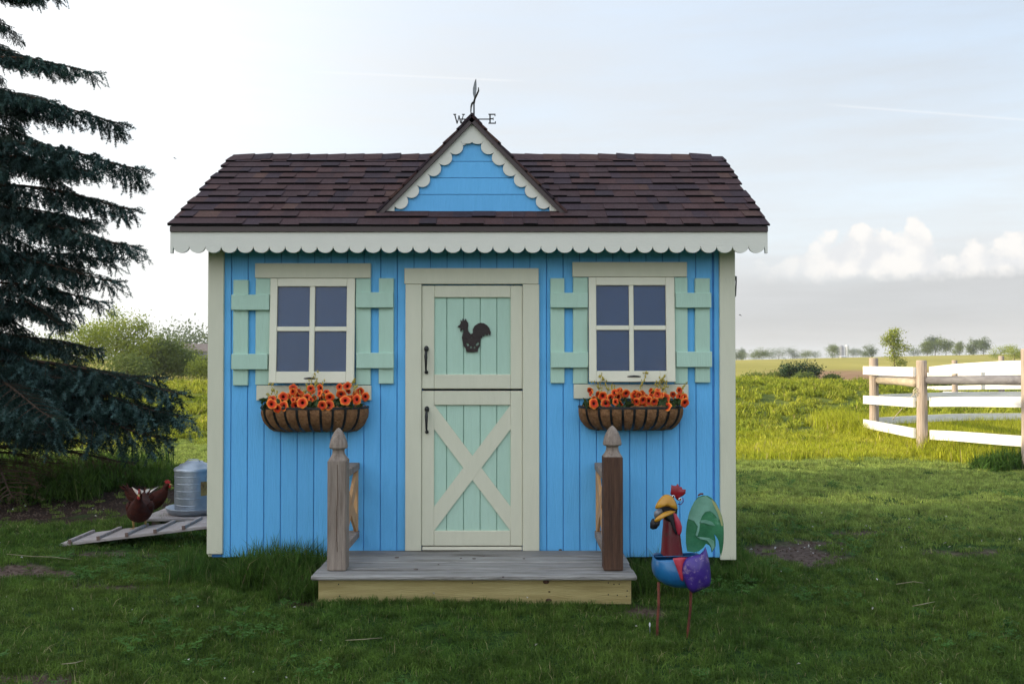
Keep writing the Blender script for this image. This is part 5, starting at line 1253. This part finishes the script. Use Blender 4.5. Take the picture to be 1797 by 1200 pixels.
# ------------------------------------------------------------------ broadleaf trees, bushes
def leafcloud(g, lobes, n, size, hang=.0):
    """lobes: (cx, cy, cz, rx, ry, rz); leaf-sized faces in clumps through the lobes"""
    wts = np.array([l[3]*l[5] for l in lobes]); wts = wts/wts.sum(); V = []; 
    nc = max(12, n//26); ci = g.choice(len(lobes), nc, p=wts); Lb = np.array(lobes)[ci]
    dirs = unit(g.normal(size=(nc, 3))); rr = g.random((nc, 1))**.42; C_ = Lb[:, :3] + dirs*rr*Lb[:, 3:6]
    pick = g.integers(0, nc, n); sp = Lb[pick, 3:4]*.20+size*1.5; pos = C_[pick] + g.normal(size=(n, 3))*sp*np.array([1, 1, .75])
    nrm = unit(g.normal(size=(n, 3))+np.array([0, 0, .5])); a = unit(np.cross(nrm, g.normal(size=(n, 3)))); b_ = np.cross(nrm, a); s = size*g.uniform(.6, 1.3, (n, 1))
    V = np.stack([pos-a*s, pos-b_*s*.55, pos+a*s, pos+b_*s*.55], 1).reshape(-1, 3); return V, np.arange(4*n).reshape(-1, 4)
def tree(name, label, cat, base, height, lobes, n, leaf, m, seed, trunk_r=None, group=None, limbs=6, clear=.25):
    g = np.random.default_rng(seed); x, y = base; z0 = Hs(x, y); t = thing(name, label, cat, (x, y, z0), group)
    q = MB(); r0 = trunk_r or height*.02; top = height*.72
    q.tube([(.03*height*math.sin(i*.8+seed)*i/6, 0, -.15+top*i/6) for i in range(7)], [r0*(1-i/7.5) for i in range(7)], 8)
    for i in range(limbs):
        l = lobes[int(g.integers(0, len(lobes)))]; s0 = g.uniform(clear, .75)*top; e = np.array(l[:3])*height + g.normal(size=3)*np.array(l[3:6])*height*.35
        mid = np.array([e[0]*.45, e[1]*.45, (s0+e[2])/2+.0]); q.tube([(0, 0, s0), tuple(mid), tuple(e)], [r0*.5, r0*.3, r0*.08], 5)
    link('trunk', q.mesh(), M['bark'], t, world=False)
    V, F = leafcloud(g, [tuple(v*height for v in l) for l in lobes], n, leaf); o = link('crown', npmesh('crown', V, F), m, t, world=False); o['kind'] = 'stuff'
    return t
# young tree beyond the pen
yx = PX(1570, 60)
tree('young_tree', 'slim young yellow-green tree standing alone beyond the pen fence', 'tree', (yx, 60), 3.1,
     [(-.03, 0, .82, .16, .16, .14), (-.13, 0, .70, .15, .15, .12), (.05, 0, .60, .17, .17, .13), (.22, 0, .55, .13, .1, .05), (0, 0, .42, .14, .14, .12), (.10, 0, .25, .12, .12, .10), (.02, 0, .92, .08, .08, .07)], 3600, .055, M['leaf_bright'], 3, .035)
# hedge-like trees behind the spruce, left
LT = [('broad pale green tree with open feathery top, right behind the spruce', 205, 45, 3.6, [(0, 0, .48, .42, .30, .34), (-.25, 0, .62, .25, .2, .20), (.22, 0, .55, .30, .2, .22), (.1, 0, .78, .30, .2, .12), (.35, 0, .72, .14, .1, .05), (-.05, 0, .92, .10, .1, .08)], 9000, .055, 'leaf_bright'),
      ('leaning yellowish bushy tree between the spruce and the rounder bushes', 150, 43, 3.1, [(0, 0, .5, .4, .3, .35), (.1, 0, .75, .3, .2, .15)], 5000, .05, 'leaf_bright'),
      ('rounded green bushy tree left of the playhouse, tallest of the round ones', 275, 47, 2.35, [(0, 0, .48, .55, .4, .36), (-.35, 0, .40, .35, .3, .28), (.38, 0, .42, .36, .3, .30), (.1, 0, .78, .30, .2, .10)], 14000, .065, 'leaf_mid'),
      ('smaller green bush beside the playhouse corner, below the distant roof', 318, 50, 1.9, [(0, 0, .5, .55, .4, .34), (.4, 0, .35, .4, .3, .25)], 9000, .065, 'leaf_mid'),
      ('low bright shrub against the playhouse edge at the left field', 352, 44, 1.35, [(0, 0, .5, .42, .4, .40), (.4, 0, .42, .4, .3, .34)], 3000, .05, 'leaf_bright'),
      ('dark shrub at the foot of the feathery tree in the left field', 225, 41, 1.4, [(0, 0, .45, .8, .5, .4)], 4000, .05, 'leaf_mid'),
      ('green bush at the far left, mostly hidden by the spruce', 60, 44, 2.3, [(0, 0, .5, .8, .5, .4)], 6000, .06, 'leaf_mid')]
for i, (lb, px, Y, h, lob, n_, lf, m_) in enumerate(LT): tree('bushy_tree', lb, 'tree', (PX(px, Y), Y), h, lob, n_, lf, M[m_], 40+i, group='bushy trees beyond the left field', clear=.1)
tree('distant_tree', 'grey green distant tree line clump left of the playhouse corner', 'tree', (PX(335, 170), 170), 6.5, [(0, 0, .5, .9, .5, .4), (-.8, 0, .4, .6, .5, .32), (.7, 0, .42, .6, .5, .34)], 3000, .28, M['leaf_far'], 60)
# distant trees on the right, individual
FT = [(1293, 260, 17, 1.0, 'leaf_far', 'small dark tree touching the playhouse edge on the right horizon'), (1302, 420, 19, .5, 'leaf_far', 'thin tall pale tree on the horizon just right of the playhouse'),
      (1308, 300, 8, 1.4, 'leaf_mid', 'low shrub left of the round green horizon tree'), (1332, 230, 14.5, 1.3, 'leaf_mid', 'round green tree on the horizon, nearest one right of the playhouse'), (1350, 330, 9, 1.8, 'leaf_far', 'low bluish clump right of the round green horizon tree'),
      (1366, 420, 13, 2.0, 'leaf_far', 'wide hazy clump in the middle between playhouse and silos'), (1391, 420, 12, 1.2, 'leaf_far', 'rounded hazy tree right of the wide hazy clump'), (1414, 330, 10, 1.3, 'leaf_mid', 'small round green tree left of the silos'),
      (1430, 450, 9, 1.5, 'leaf_far', 'low hazy bushes left of the silos'), (1461, 260, 15.5, 1.1, 'leaf_mid', 'green tree standing directly left of the silos'), (1497, 420, 11, 1.2, 'leaf_far', 'hazy tree directly right of the silos'), (1511, 450, 9, 1.2, 'leaf_far', 'low hazy bush right of the silos'),
      (1530, 220, 20, .9, 'leaf_far', 'dark open tree left of the young tree on the horizon'), (1603, 400, 12, 1.2, 'leaf_far', 'pale bluish tree just right of the young tree'), (1627, 230, 23, .8, 'leaf_mid', 'leftmost tree of the tall group right of the young tree'),
      (1641, 240, 30, .8, 'leaf_far', 'tallest tree of the group right of the young tree'), (1660, 230, 26, .9, 'leaf_mid', 'broad tree at the right of the tall group'), (1684, 220, 21, .6, 'leaf_mid', 'narrow lone tree between the two tall groups'),
      (1709, 210, 25, .7, 'leaf_far', 'dark upright tree with a notched crown over the fence'), (1726, 230, 25, .9, 'leaf_far', 'dark round tree right of the notched one'), (1755, 120, 15, 1.6, 'leaf_bright', 'bright bushy hedge tree above the fence'),
      (1780, 110, 23, 1.1, 'leaf_bright', 'bright bushy tree by the last fence post, right edge'), (1830, 120, 26, 1.2, 'leaf_bright', 'bright bushy tree past the right edge')]
for i, (px, Y, hp, asp, m_, lb) in enumerate(FT):
    x = PX(px, Y); hp = hp*(1.6 if hp < 17 else 1.2); asp = asp*(1.45 if hp < 22 else 1.15); h = hp*Y/1600; g = np.random.default_rng(80+i); lob = [(0, 0, .48, .36*asp, .36*asp, .44)]
    for _ in range(4): lob.append((g.uniform(-.42, .42)*asp, 0, g.uniform(.18, .78), .24*asp, .24*asp, .22))
    tree('distant_tree', lb, 'tree', (x, Y), h, lob, 2200 if Y > 300 else 2600, h*.032, M[m_], 80+i, group='trees along the right horizon', limbs=3, clear=.15)
# dark bushes in the field
for i, (px, w_, hp, m_, lb) in enumerate(((1388, .62, 30, 'leaf_dark', 'dark green round bush in the right field, left of the pair'), (1416, .70, 31, 'leaf_dark', 'dark green bush right of its twin in the field'), (1362, 1.0, 13, 'leaf_mid', 'low olive bush left of the dark pair'),
                             (1400, 1.4, 11, 'leaf_mid', 'dry low brush in front of the dark bush pair'), (1325, 2.4, 9, 'leaf_mid', 'low scrub near the playhouse side of the field'), (1460, 1.6, 7, 'leaf_mid', 'low scrub on the brown soil right of the dark bushes'), (1655, 1.6, 16, 'leaf_bright', 'bright low bush seen through the pen fence'))):
    Y = 44 if i < 6 else 34; h = hp*Y/1600*1.2; tree('field_bush', lb, 'bush', (PX(px, Y), Y-(1 if i == 3 else 0)), h, [(0, 0, .5, .75*w_, .6, .42), (.4*w_, 0, .4, .5*w_, .5, .35), (-.4*w_, 0, .4, .5*w_, .5, .35)], 2600, .045, M[m_], 140+i, group='bushes in the right field', clear=.05, limbs=3)
# silos and farmhouse
sil = mat('grey_concrete', (.20, .20, .23), rough=.8); silw = mat('white_silo_paint', (.55, .55, .55), rough=.6)
for (px, m_, hpx, lb) in ((1477, sil, 20, 'grey concrete silo on the horizon, darker of the two'), (1486, silw, 21, 'white silo on the horizon beside the grey one')):
    Y = 620; x = PX(px, Y); z0 = Hs(x, Y)-.5; r_ = 1.45; h = hpx*Y/1600; t = thing('silo', lb, 'silo', (x, Y, z0), 'silos on the right horizon')
    q = MB(); q.lathe([(r_, z0), (r_, z0+h)], 20, (x, Y)); link('tower', q.mesh(smooth=True), m_, t); q = MB(); q.lathe([(r_*1.03, z0+h), (r_*.8, z0+h+r_*.5), (r_*.3, z0+h+r_*.8), (0, z0+h+r_*.85)], 20, (x, Y)); link('dome', q.mesh(smooth=True), m_, t)
def cottage(name, label, px, Y, w_, hw_, d_, hr, wallm, roofm, cat='house'):
    x = PX(px, Y); z0 = Hs(x, Y)-.3; t = thing(name, label, cat, (x, Y, z0)); q = MB(); q.box(x-w_/2, x+w_/2, Y, Y+d_, z0, z0+hw_); link('wall', q.mesh(), wallm, t)
    q = MB(); q.prism([(0, 0), (d_+1, 0), ((d_+1)/2, hr)], w_+.8, Matrix(((0, 1, 0, x-w_/2-.4), (1, 0, 0, Y-.5), (0, 0, 1, z0+hw_), (0, 0, 0, 1)))); link('roof', q.mesh(), roofm, t)
    for k in (-.3, 0, .3): q = MB(); q.box(x+k*w_-.4, x+k*w_+.4, Y-.05, Y+.02, z0+hw_*.45, z0+hw_*.8); link('window', q.mesh(), M['glass'], t)
roofb = mat('faded_brown_roof', (.14, .11, .10), rough=.8, scale=2)
cottage('farmhouse', 'distant house with faded brown roof left of the playhouse', 352, 150, 6, 1.6, 5, 1.3, sil, roofb)
cottage('farm_shed', 'small white shed at the foot of the silos', 1481, 600, 4, .9, 4, .6, silw, silw, 'shed')
# birds
for (px, py, Y, lb) in ((307, 278, 40, 'tiny dark bird in the sky left of the roof'), (1299, 553, 60, 'tiny dark bird low in the sky right of the playhouse')):
    c = P(px, py, Y); t = thing('bird', lb, 'bird', tuple(c)); q = MB(); s = Y/1600
    q.tube([(-3*s, 0, 1*s), (0, 0, 0), (3*s, 0, -1.2*s)], [.1*s, .75*s, .15*s], 6); link('body', q.mesh(smooth=True), M['black'], t, world=False)
    q = MB(); q.add([(-1.5*s, 0, .2*s), (1*s, 0, 0), (-1*s, -3*s, 1.6*s), (-1*s, 3*s, 1.6*s)], [(0, 1, 2), (0, 3, 1)]); o = link('wing', q.mesh(), M['black'], t, world=False); o.modifiers.new('t', 'SOLIDIFY').thickness = .15*s

# ------------------------------------------------------------------ added shade casters, unseen, left of the frame: building and tree
bx0, bx1, by0, by1 = -36, -24, -26, 3.7
barnw = mat('shade_barn_boards', (.20, .035, .025), (.14, .025, .02), .8, 4, (6, 6, .4), .4, 10); barnr = mat('shade_barn_roof', (.28, .29, .30), rough=.5, metallic=.3)
bn = thing('barn', 'added shade caster, big red gabled building west of the playhouse, out of the frame', 'barn', (-30, -10, 0))  # added out of view to cast the yard's shade
q = MB(); q.prism([(bx0, -.2), (bx1, -.2), (bx1, 8), (-30, 12.2), (bx0, 8)], by1-by0, Matrix.Translation((0, by0, 0))); link('wall', q.mesh(), barnw, bn)
for s in (-1, 1):
    q = MB(); xa = -30+s*6.6; q.add([(-30, by0-.3, 12.45), (-30, by1, 12.45), (xa, by1, 7.83), (xa, by0-.3, 7.83), (-30, by0-.3, 12.25), (-30, by1, 12.25), (xa, by1, 7.63), (xa, by0-.3, 7.63)], [(0, 1, 2, 3), (7, 6, 5, 4), (0, 4, 5, 1), (1, 5, 6, 2), (2, 6, 7, 3), (3, 7, 4, 0)]); link('roof', q.mesh(), barnr, bn)
for y_ in (-20, -8, 3): box_part('door', bn, M['white_board'], bx1+.01, bx1+.08, y_-1.6, y_+1.6, 0, 3.4)

for i, (x_, y_, lb) in enumerate(((-29.5, 5.0, 'tall open tree added out of the frame to dapple the sun'),)):
    tree('added_shade_tree', lb, 'tree', (x_, y_), 12.0, [(0, 0, .62, .12, .085, .34), (.04, 0, .30, .14, .09, .22)], 1300, .12, M['leaf_mid'], 200+i, group='unseen shade casters', clear=.1)  # sparse crown added out of view to break up the sun
# ------------------------------------------------------------------ grass
def clump_mesh(seed, n, rad, hgt, wid, lean=.5, seg=2):
    g = np.random.default_rng(seed); r = rad*np.sqrt(g.random(n)); a = g.random(n)*2*math.pi; bx = np.stack([r*np.cos(a), r*np.sin(a), np.full(n, -.008)], 1)
    d = g.random(n)*2*math.pi; lv = np.stack([np.cos(d), np.sin(d), np.zeros(n)], 1); h = hgt*g.uniform(.5, 1.15, n)[:, None]; le = (g.random((n, 1))**1.2)*lean
    face = g.random(n)*math.pi; sv = np.stack([np.cos(face), np.sin(face), np.zeros(n)], 1)*wid*g.uniform(.6, 1.2, (n, 1))/2
    mid = bx + lv*h*le*.35 + np.array([0, 0, 1])*h*.55; tip = bx + lv*h*le*1.1 + np.array([0, 0, 1])*h*(1-.35*le)
    V = np.stack([bx-sv, bx+sv, mid+sv*.85, mid-sv*.85, tip], 1).reshape(-1, 3); o = np.arange(n)*5
    T = np.concatenate([np.stack([o, o+1, o+2], 1), np.stack([o, o+2, o+3], 1), np.stack([o+3, o+2, o+4], 1)])
    sh = np.repeat(g.random(n), 5); return npmesh('grass_tuft', V, T, attr={'shade': ('POINT', sh)})
def scatter(name, X, Y, scl, srcs, m, zoff=0., tilt=.12, srcname='tufts'):
    n = len(X); Z = H(X, Y)-.004*0+zoff; g = np.random.default_rng(len(X)); me = bpy.data.meshes.new(name); me.vertices.add(n); me.vertices.foreach_set('co', np.stack([X, Y, Z], 1).astype(np.float32).ravel())
    at = me.attributes.new('rot', 'FLOAT_VECTOR', 'POINT'); at.data.foreach_set('vector', np.stack([g.normal(size=n)*tilt, g.normal(size=n)*tilt, g.random(n)*6.283], 1).astype(np.float32).ravel())
    at = me.attributes.new('scl', 'FLOAT', 'POINT'); at.data.foreach_set('value', np.asarray(scl, np.float32))
    at = me.attributes.new('pick', 'INT', 'POINT'); at.data.foreach_set('value', g.integers(0, len(srcs), n).astype(np.int32))
    o = link(name, me, None); o['kind'] = 'stuff'
    c = bpy.data.collections.new(srcname)
    for s in srcs:
        s.materials.append(m); so = bpy.data.objects.new('tuft', s); c.objects.link(so)
    ng = bpy.data.node_groups.new(name, 'GeometryNodeTree'); ng.interface.new_socket('Geometry', in_out='INPUT', socket_type='NodeSocketGeometry'); ng.interface.new_socket('Geometry', in_out='OUTPUT', socket_type='NodeSocketGeometry')
    N = ng.nodes; L = ng.links; gi = N.new('NodeGroupInput'); go = N.new('NodeGroupOutput'); ip = N.new('GeometryNodeInstanceOnPoints'); ci = N.new('GeometryNodeCollectionInfo')
    ci.inputs['Collection'].default_value = c; ci.inputs['Separate Children'].default_value = True; ci.inputs['Reset Children'].default_value = True
    def na(nm, t): x = N.new('GeometryNodeInputNamedAttribute'); x.data_type = t; x.inputs['Name'].default_value = nm; return [s_ for s_ in x.outputs if s_.enabled and s_.name == 'Attribute'][0]
    L.new(gi.outputs[0], ip.inputs['Points']); L.new(ci.outputs[0], ip.inputs['Instance']); ip.inputs['Pick Instance'].default_value = True
    L.new(na('pick', 'INT'), ip.inputs['Instance Index'])
    rt = N.new('FunctionNodeEulerToRotation'); L.new(na('rot', 'FLOAT_VECTOR'), rt.inputs[0]); L.new(rt.outputs[0], ip.inputs['Rotation'])
    L.new(na('scl', 'FLOAT'), ip.inputs['Scale']); L.new(ip.outputs[0], go.inputs[0])
    md = o.modifiers.new('scatter', 'NODES'); md.node_group = ng; return o
def wedge(n, y0, y1, margin, side=.585):
    Y = np.sqrt(rng.random(n)*(y1**2-y0**2)+y0**2); X = (rng.random(n)*2-1)*(Y*side+margin); return X, Y
def outside_house(X, Y, pad=.0):
    inh = (X > XL-.0+pad) & (X < XR-pad) & (Y > YW+.04) & (Y < YWB); inp = (X > fx0) & (X < fx1) & (Y > 4.27) & (Y < YW+.05)
    inpl = (X > -2.45) & (X < XL) & (Y > 6.1) & (Y < 6.45); return ~(inh | inp | inpl)
# close lawn
def lawn(name, y0, y1, dens, srcs, smin, smax, m, dirtkeep=.12):
    area = .585*(y1**2-y0**2)+2*1.0*(y1-y0); n = int(area*dens); X, Y = wedge(n, y0, y1, 1.0)
    D = dirt(X, Y); patch = .42+.45*vnoise(X, Y*1.5, 3.4, 8)+.38*vnoise(X, Y*1.4, 10.5, 9)
    worn = smooth(.35, .8, vnoise(X, Y, 1.3, 11))*.06
    keep = (rng.random(n) > D*(1-dirtkeep)) & (rng.random(n) > worn) & outside_house(X, Y)
    X, Y, patch, D = X[keep], Y[keep], patch[keep], D[keep]
    return scatter(name, X, Y, (smin+(smax-smin)*np.clip(patch, 0, 1))*(1-.45*D), srcs, m)
near = [clump_mesh(i, 56, .060, .040, .0038, 1.6) for i in range(8)]
mid = [clump_mesh(20+i, 50, .072, .045, .0054, 1.25) for i in range(6)]
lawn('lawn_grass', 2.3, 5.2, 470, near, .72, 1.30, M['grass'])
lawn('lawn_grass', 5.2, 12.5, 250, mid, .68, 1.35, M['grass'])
# rough field up to the crest
fld = [clump_mesh(40+i, 60, .13, .12, .014, 1.4) for i in range(6)]
area = .585*(25**2-11.5**2)+6*13.5; n = int(area*34); X, Y = wedge(n, 11.5, 25, 3.0)
nz = .5+.32*vnoise(X, Y*1.5, 2.2, 12)+.32*vnoise(X, Y*1.3, 6.1, 13); den = np.clip(nz, .04, 1)
kp = rng.random(n) < den*1.25; scatter('field_grass', X[kp], Y[kp], .35+1.15*den[kp]**1.3*rng.uniform(.6, 1.3, kp.sum()), fld, M['grass_field'], tilt=.3)
# meadow grass round the pen fence
md_ = [clump_mesh(60+i, 60, .13, .30, .007, .55) for i in range(5)]
n = 7000; Y = rng.uniform(8.9, 14.5, n); X = rng.uniform(3.0, 10.0, n)
edge = 4.55 + .25*vnoise(X, Y, 1.2, 14); w1 = smooth(0, .6, X-edge+.2*(Y-10.5)*0) ; front_ = smooth(9.3, 9.9, Y + .25*vnoise(X, Y, 2, 15) + np.maximum(0, X-5.2)*.2)
kp = (rng.random(n) < w1*front_*.95); scatter('meadow_grass', X[kp], Y[kp], .45+.55*rng.random(kp.sum()), md_, M['grass_meadow'], tilt=.08)
# low bright fringe in front of the fence
md2 = [clump_mesh(70+i, 50, .10, .12, .006, .8) for i in range(4)]
n = 7000; Y = rng.uniform(9.6, 12.9, n); X = rng.uniform(1.0, 9.5, n); kp = rng.random(n) < smooth(9.7, 10.4, Y)*smooth(1.0, 3.5, X); scatter('meadow_fringe_grass', X[kp], Y[kp], .5+.6*rng.random(kp.sum()), md2, M['grass_meadow'])
# clover and small broad-leaved weeds in the lawn, and pale flecks
def clover_mesh(seed):
    g = random.Random(seed); q = MB()
    for _ in range(16):
        a = g.uniform(0, 6.28); r_ = .05*math.sqrt(g.random()); x, y, z = r_*math.cos(a), r_*math.sin(a), g.uniform(.018, .042)
        for k in range(3):
            b_ = k*2.094+g.uniform(-.3, .3)+a; l = g.uniform(.007, .012); dx, dy = math.cos(b_), math.sin(b_); t = g.uniform(-.004, .006)
            q.add([(x, y, z), (x+dx*l*.6-dy*l*.45, y+dy*l*.6+dx*l*.45, z+t), (x+dx*l*1.15, y+dy*l*1.15, z+t*.5), (x+dx*l*.6+dy*l*.45, y+dy*l*.6-dx*l*.45, z+t)], [(0, 1, 2, 3)])
    return q.mesh('clover')
M['clover'] = mat('clover_leaves', (.070, .18, .022), (.04, .11, .014), .75, 6, world=True, translucent=.3)
X, Y = wedge(3600, 2.6, 9, 1.0); kc = (vnoise(X, Y, 1.9, 21)+.4*vnoise(X, Y, 6, 22) > .25) & outside_house(X, Y) & (dirt(X, Y) < .3)
scatter('clover_patches', X[kc], Y[kc], rng.uniform(.6, 1.2, kc.sum()), [clover_mesh(i) for i in range(4)], M['clover'], tilt=.15)
q = MB(); q.add([(-.007, 0, .038), (0, -.004, .041), (.008, .001, .039), (.001, .005, .043)], [(0, 1, 2, 3)])
X, Y = wedge(150, 3.0, 7.5, .6); kc = outside_house(X, Y); scatter('pale_flecks', X[kc], Y[kc], rng.uniform(.4, 1.3, kc.sum()), [q.mesh('fleck')], mat('pale_fleck', (.55, .53, .46), rough=.8), tilt=.5)
X = np.concatenate([rng.normal(1.62, .22, 26), rng.normal(2.3, .3, 14)]); Y = np.concatenate([rng.normal(5.3, .25, 26), rng.normal(5.7, .3, 14)])
scatter('pale_stones', X, Y, rng.uniform(.5, 1.6, 40), [q.mesh('fleck')], mat('pale_stone', (.42, .40, .38), rough=.9), zoff=-.03, tilt=.3)
# dark tall grass along the base of the house and porch
tg = [clump_mesh(80+i, 34, .05, .19, .0042, .75) for i in range(5)]
def strip(segs):
    XX = []; YY = []; SS = []
    for (x0, x1, y0, y1, n_, s0, s1) in segs: XX.append(rng.uniform(x0, x1, n_)); YY.append(rng.uniform(y0, y1, n_)); SS.append(rng.uniform(s0, s1, n_))
    return np.concatenate(XX), np.concatenate(YY), np.concatenate(SS)
X, Y, S = strip([(-1.62, -1.15, 4.58, 4.77, 70, .35, .85), (-1.35, -.93, 4.5, 4.77, 200, .6, 1.35), (-1.15, -.92, 4.3, 4.7, 90, .5, 1.0), (-1.8, -1.58, 4.6, 5.4, 60, .35, .9), (.585, .80, 4.4, 4.77, 80, .45, 1.0), (.8, 1.15, 4.62, 4.77, 70, .3, .65), (1.13, 1.32, 4.6, 5.0, 50, .35, .75), (1.18, 1.3, 4.9, 6.5, 70, .3, .7), (-.9, .55, 4.17, 4.24, 90, .12, .26), (-2.55, -2.3, 5.95, 6.2, 14, .3, .6), (-2.3, -1.7, 6.5, 7.2, 60, .4, 1.0), (1.0, 1.25, 3.9, 4.5, 16, .3, .5)])
scatter('tall_grass', X, Y, S, tg, M['grass_tall'], tilt=.15)
# weeds and saplings under the spruce
und = [clump_mesh(90+i, 46, .14, .26, .012, 1.1) for i in range(3)]
X, Y, S = strip([(-5.4, -3.4, 7.3, 9.4, 220, .5, 1.2), (-3.6, -3.0, 8.0, 9.0, 50, .3, .7)]); scatter('undergrowth', X, Y, S, und, M['grass_tall'], tilt=.2)
X, Y, S = strip([(5.0, 5.35, 9.25, 9.5, 40, .5, 1.0), (4.8, 5.1, 9.2, 9.6, 26, .35, .7), (5.3, 6.2, 9.3, 9.9, 60, .4, .8)]); scatter('fence_weeds', X, Y, S, und, M['grass_tall'], tilt=.2)
# dead straws and twigs lying on the lawn
def straw(label, pxs, m):
    pts = []
    for (a, b_) in pxs:
        Y_ = CZ*1600/(b_-625); pts.append(Vector((PX(a, Y_), Y_, Hs(PX(a, Y_), Y_)+.035)))
    t = thing('straw', label, 'twig', tuple(pts[0]), 'dry straws lying on the lawn'); q = MB(); q.tube([p-pts[0] for p in pts], [.0012]+[.0018]*(len(pts)-2)+[.001], 5); link('stalk', q.mesh(smooth=True), m, t, world=False)
sm_ = mat('dry_straw', (.34, .30, .19), (.22, .18, .11), .8, 30)
straw('long pale straw on the lawn at the far left', [(15, 987), (60, 990), (95, 989), (130, 992)], sm_)
straw('pale straw in the grass before the porch', [(608, 1137), (640, 1134), (672, 1130)], sm_)
straw('pale bent straw on the lawn right of the tin rooster', [(1598, 1075), (1620, 1072), (1637, 1069)], sm_)
straw('thin straw beyond the bent one on the right lawn', [(1570, 1034), (1600, 1030), (1618, 1032)], sm_)
straw('short straw on the lawn by the bare corner patch', [(112, 1182), (135, 1180), (150, 1176)], sm_)
# clods and stones in bare patches
def clods():
    g = np.random.default_rng(3); q = MB()
    for (cx, cy, rx, ry) in DIRT:
        for _ in range(int(40+rx*ry*900)):
            a = g.random()*6.28; r_ = math.sqrt(g.random())*1.05; x, y = cx+rx*r_*math.cos(a), cy+ry*r_*math.sin(a); s = g.uniform(.003, .012)
            if XL-.0 < x < XR and y > YW: continue
            z = Hs(x, y)-.010; v = [(x+s*g.uniform(.6, 1.2)*dx_, y+s*g.uniform(.6, 1.2)*dy_, z+s*g.uniform(.5, .9)*dz_) for dx_, dy_, dz_ in ((1, 0, 0), (0, 1, 0), (-1, 0, 0), (0, -1, 0), (0, 0, 1.2), (0, 0, -1))]
            q.add(v, [(0, 1, 4), (1, 2, 4), (2, 3, 4), (3, 0, 4), (1, 0, 5), (2, 1, 5), (3, 2, 5), (0, 3, 5)])
    o = link('soil_clods', q.mesh(), M['soil']); o['kind'] = 'stuff'
clods()

# ------------------------------------------------------------------ haze
q = MB(); q.box(-1600, 1600, -1600, 1600, -14, 15)
hzm = bpy.data.materials.new('thin_haze'); hzm.use_nodes = True; hn = hzm.node_tree.nodes; hn.remove(hn['Principled BSDF'])
pv = hn.new('ShaderNodeVolumePrincipled'); pv.inputs['Color'].default_value = (.82, .87, .95, 1); pv.inputs['Density'].default_value = .0004; pv.inputs['Anisotropy'].default_value = .0
hzm.node_tree.links.new(pv.outputs[0], hn['Material Output'].inputs['Volume'])
hz = link('haze', q.mesh(), hzm); hz['kind'] = 'stuff'
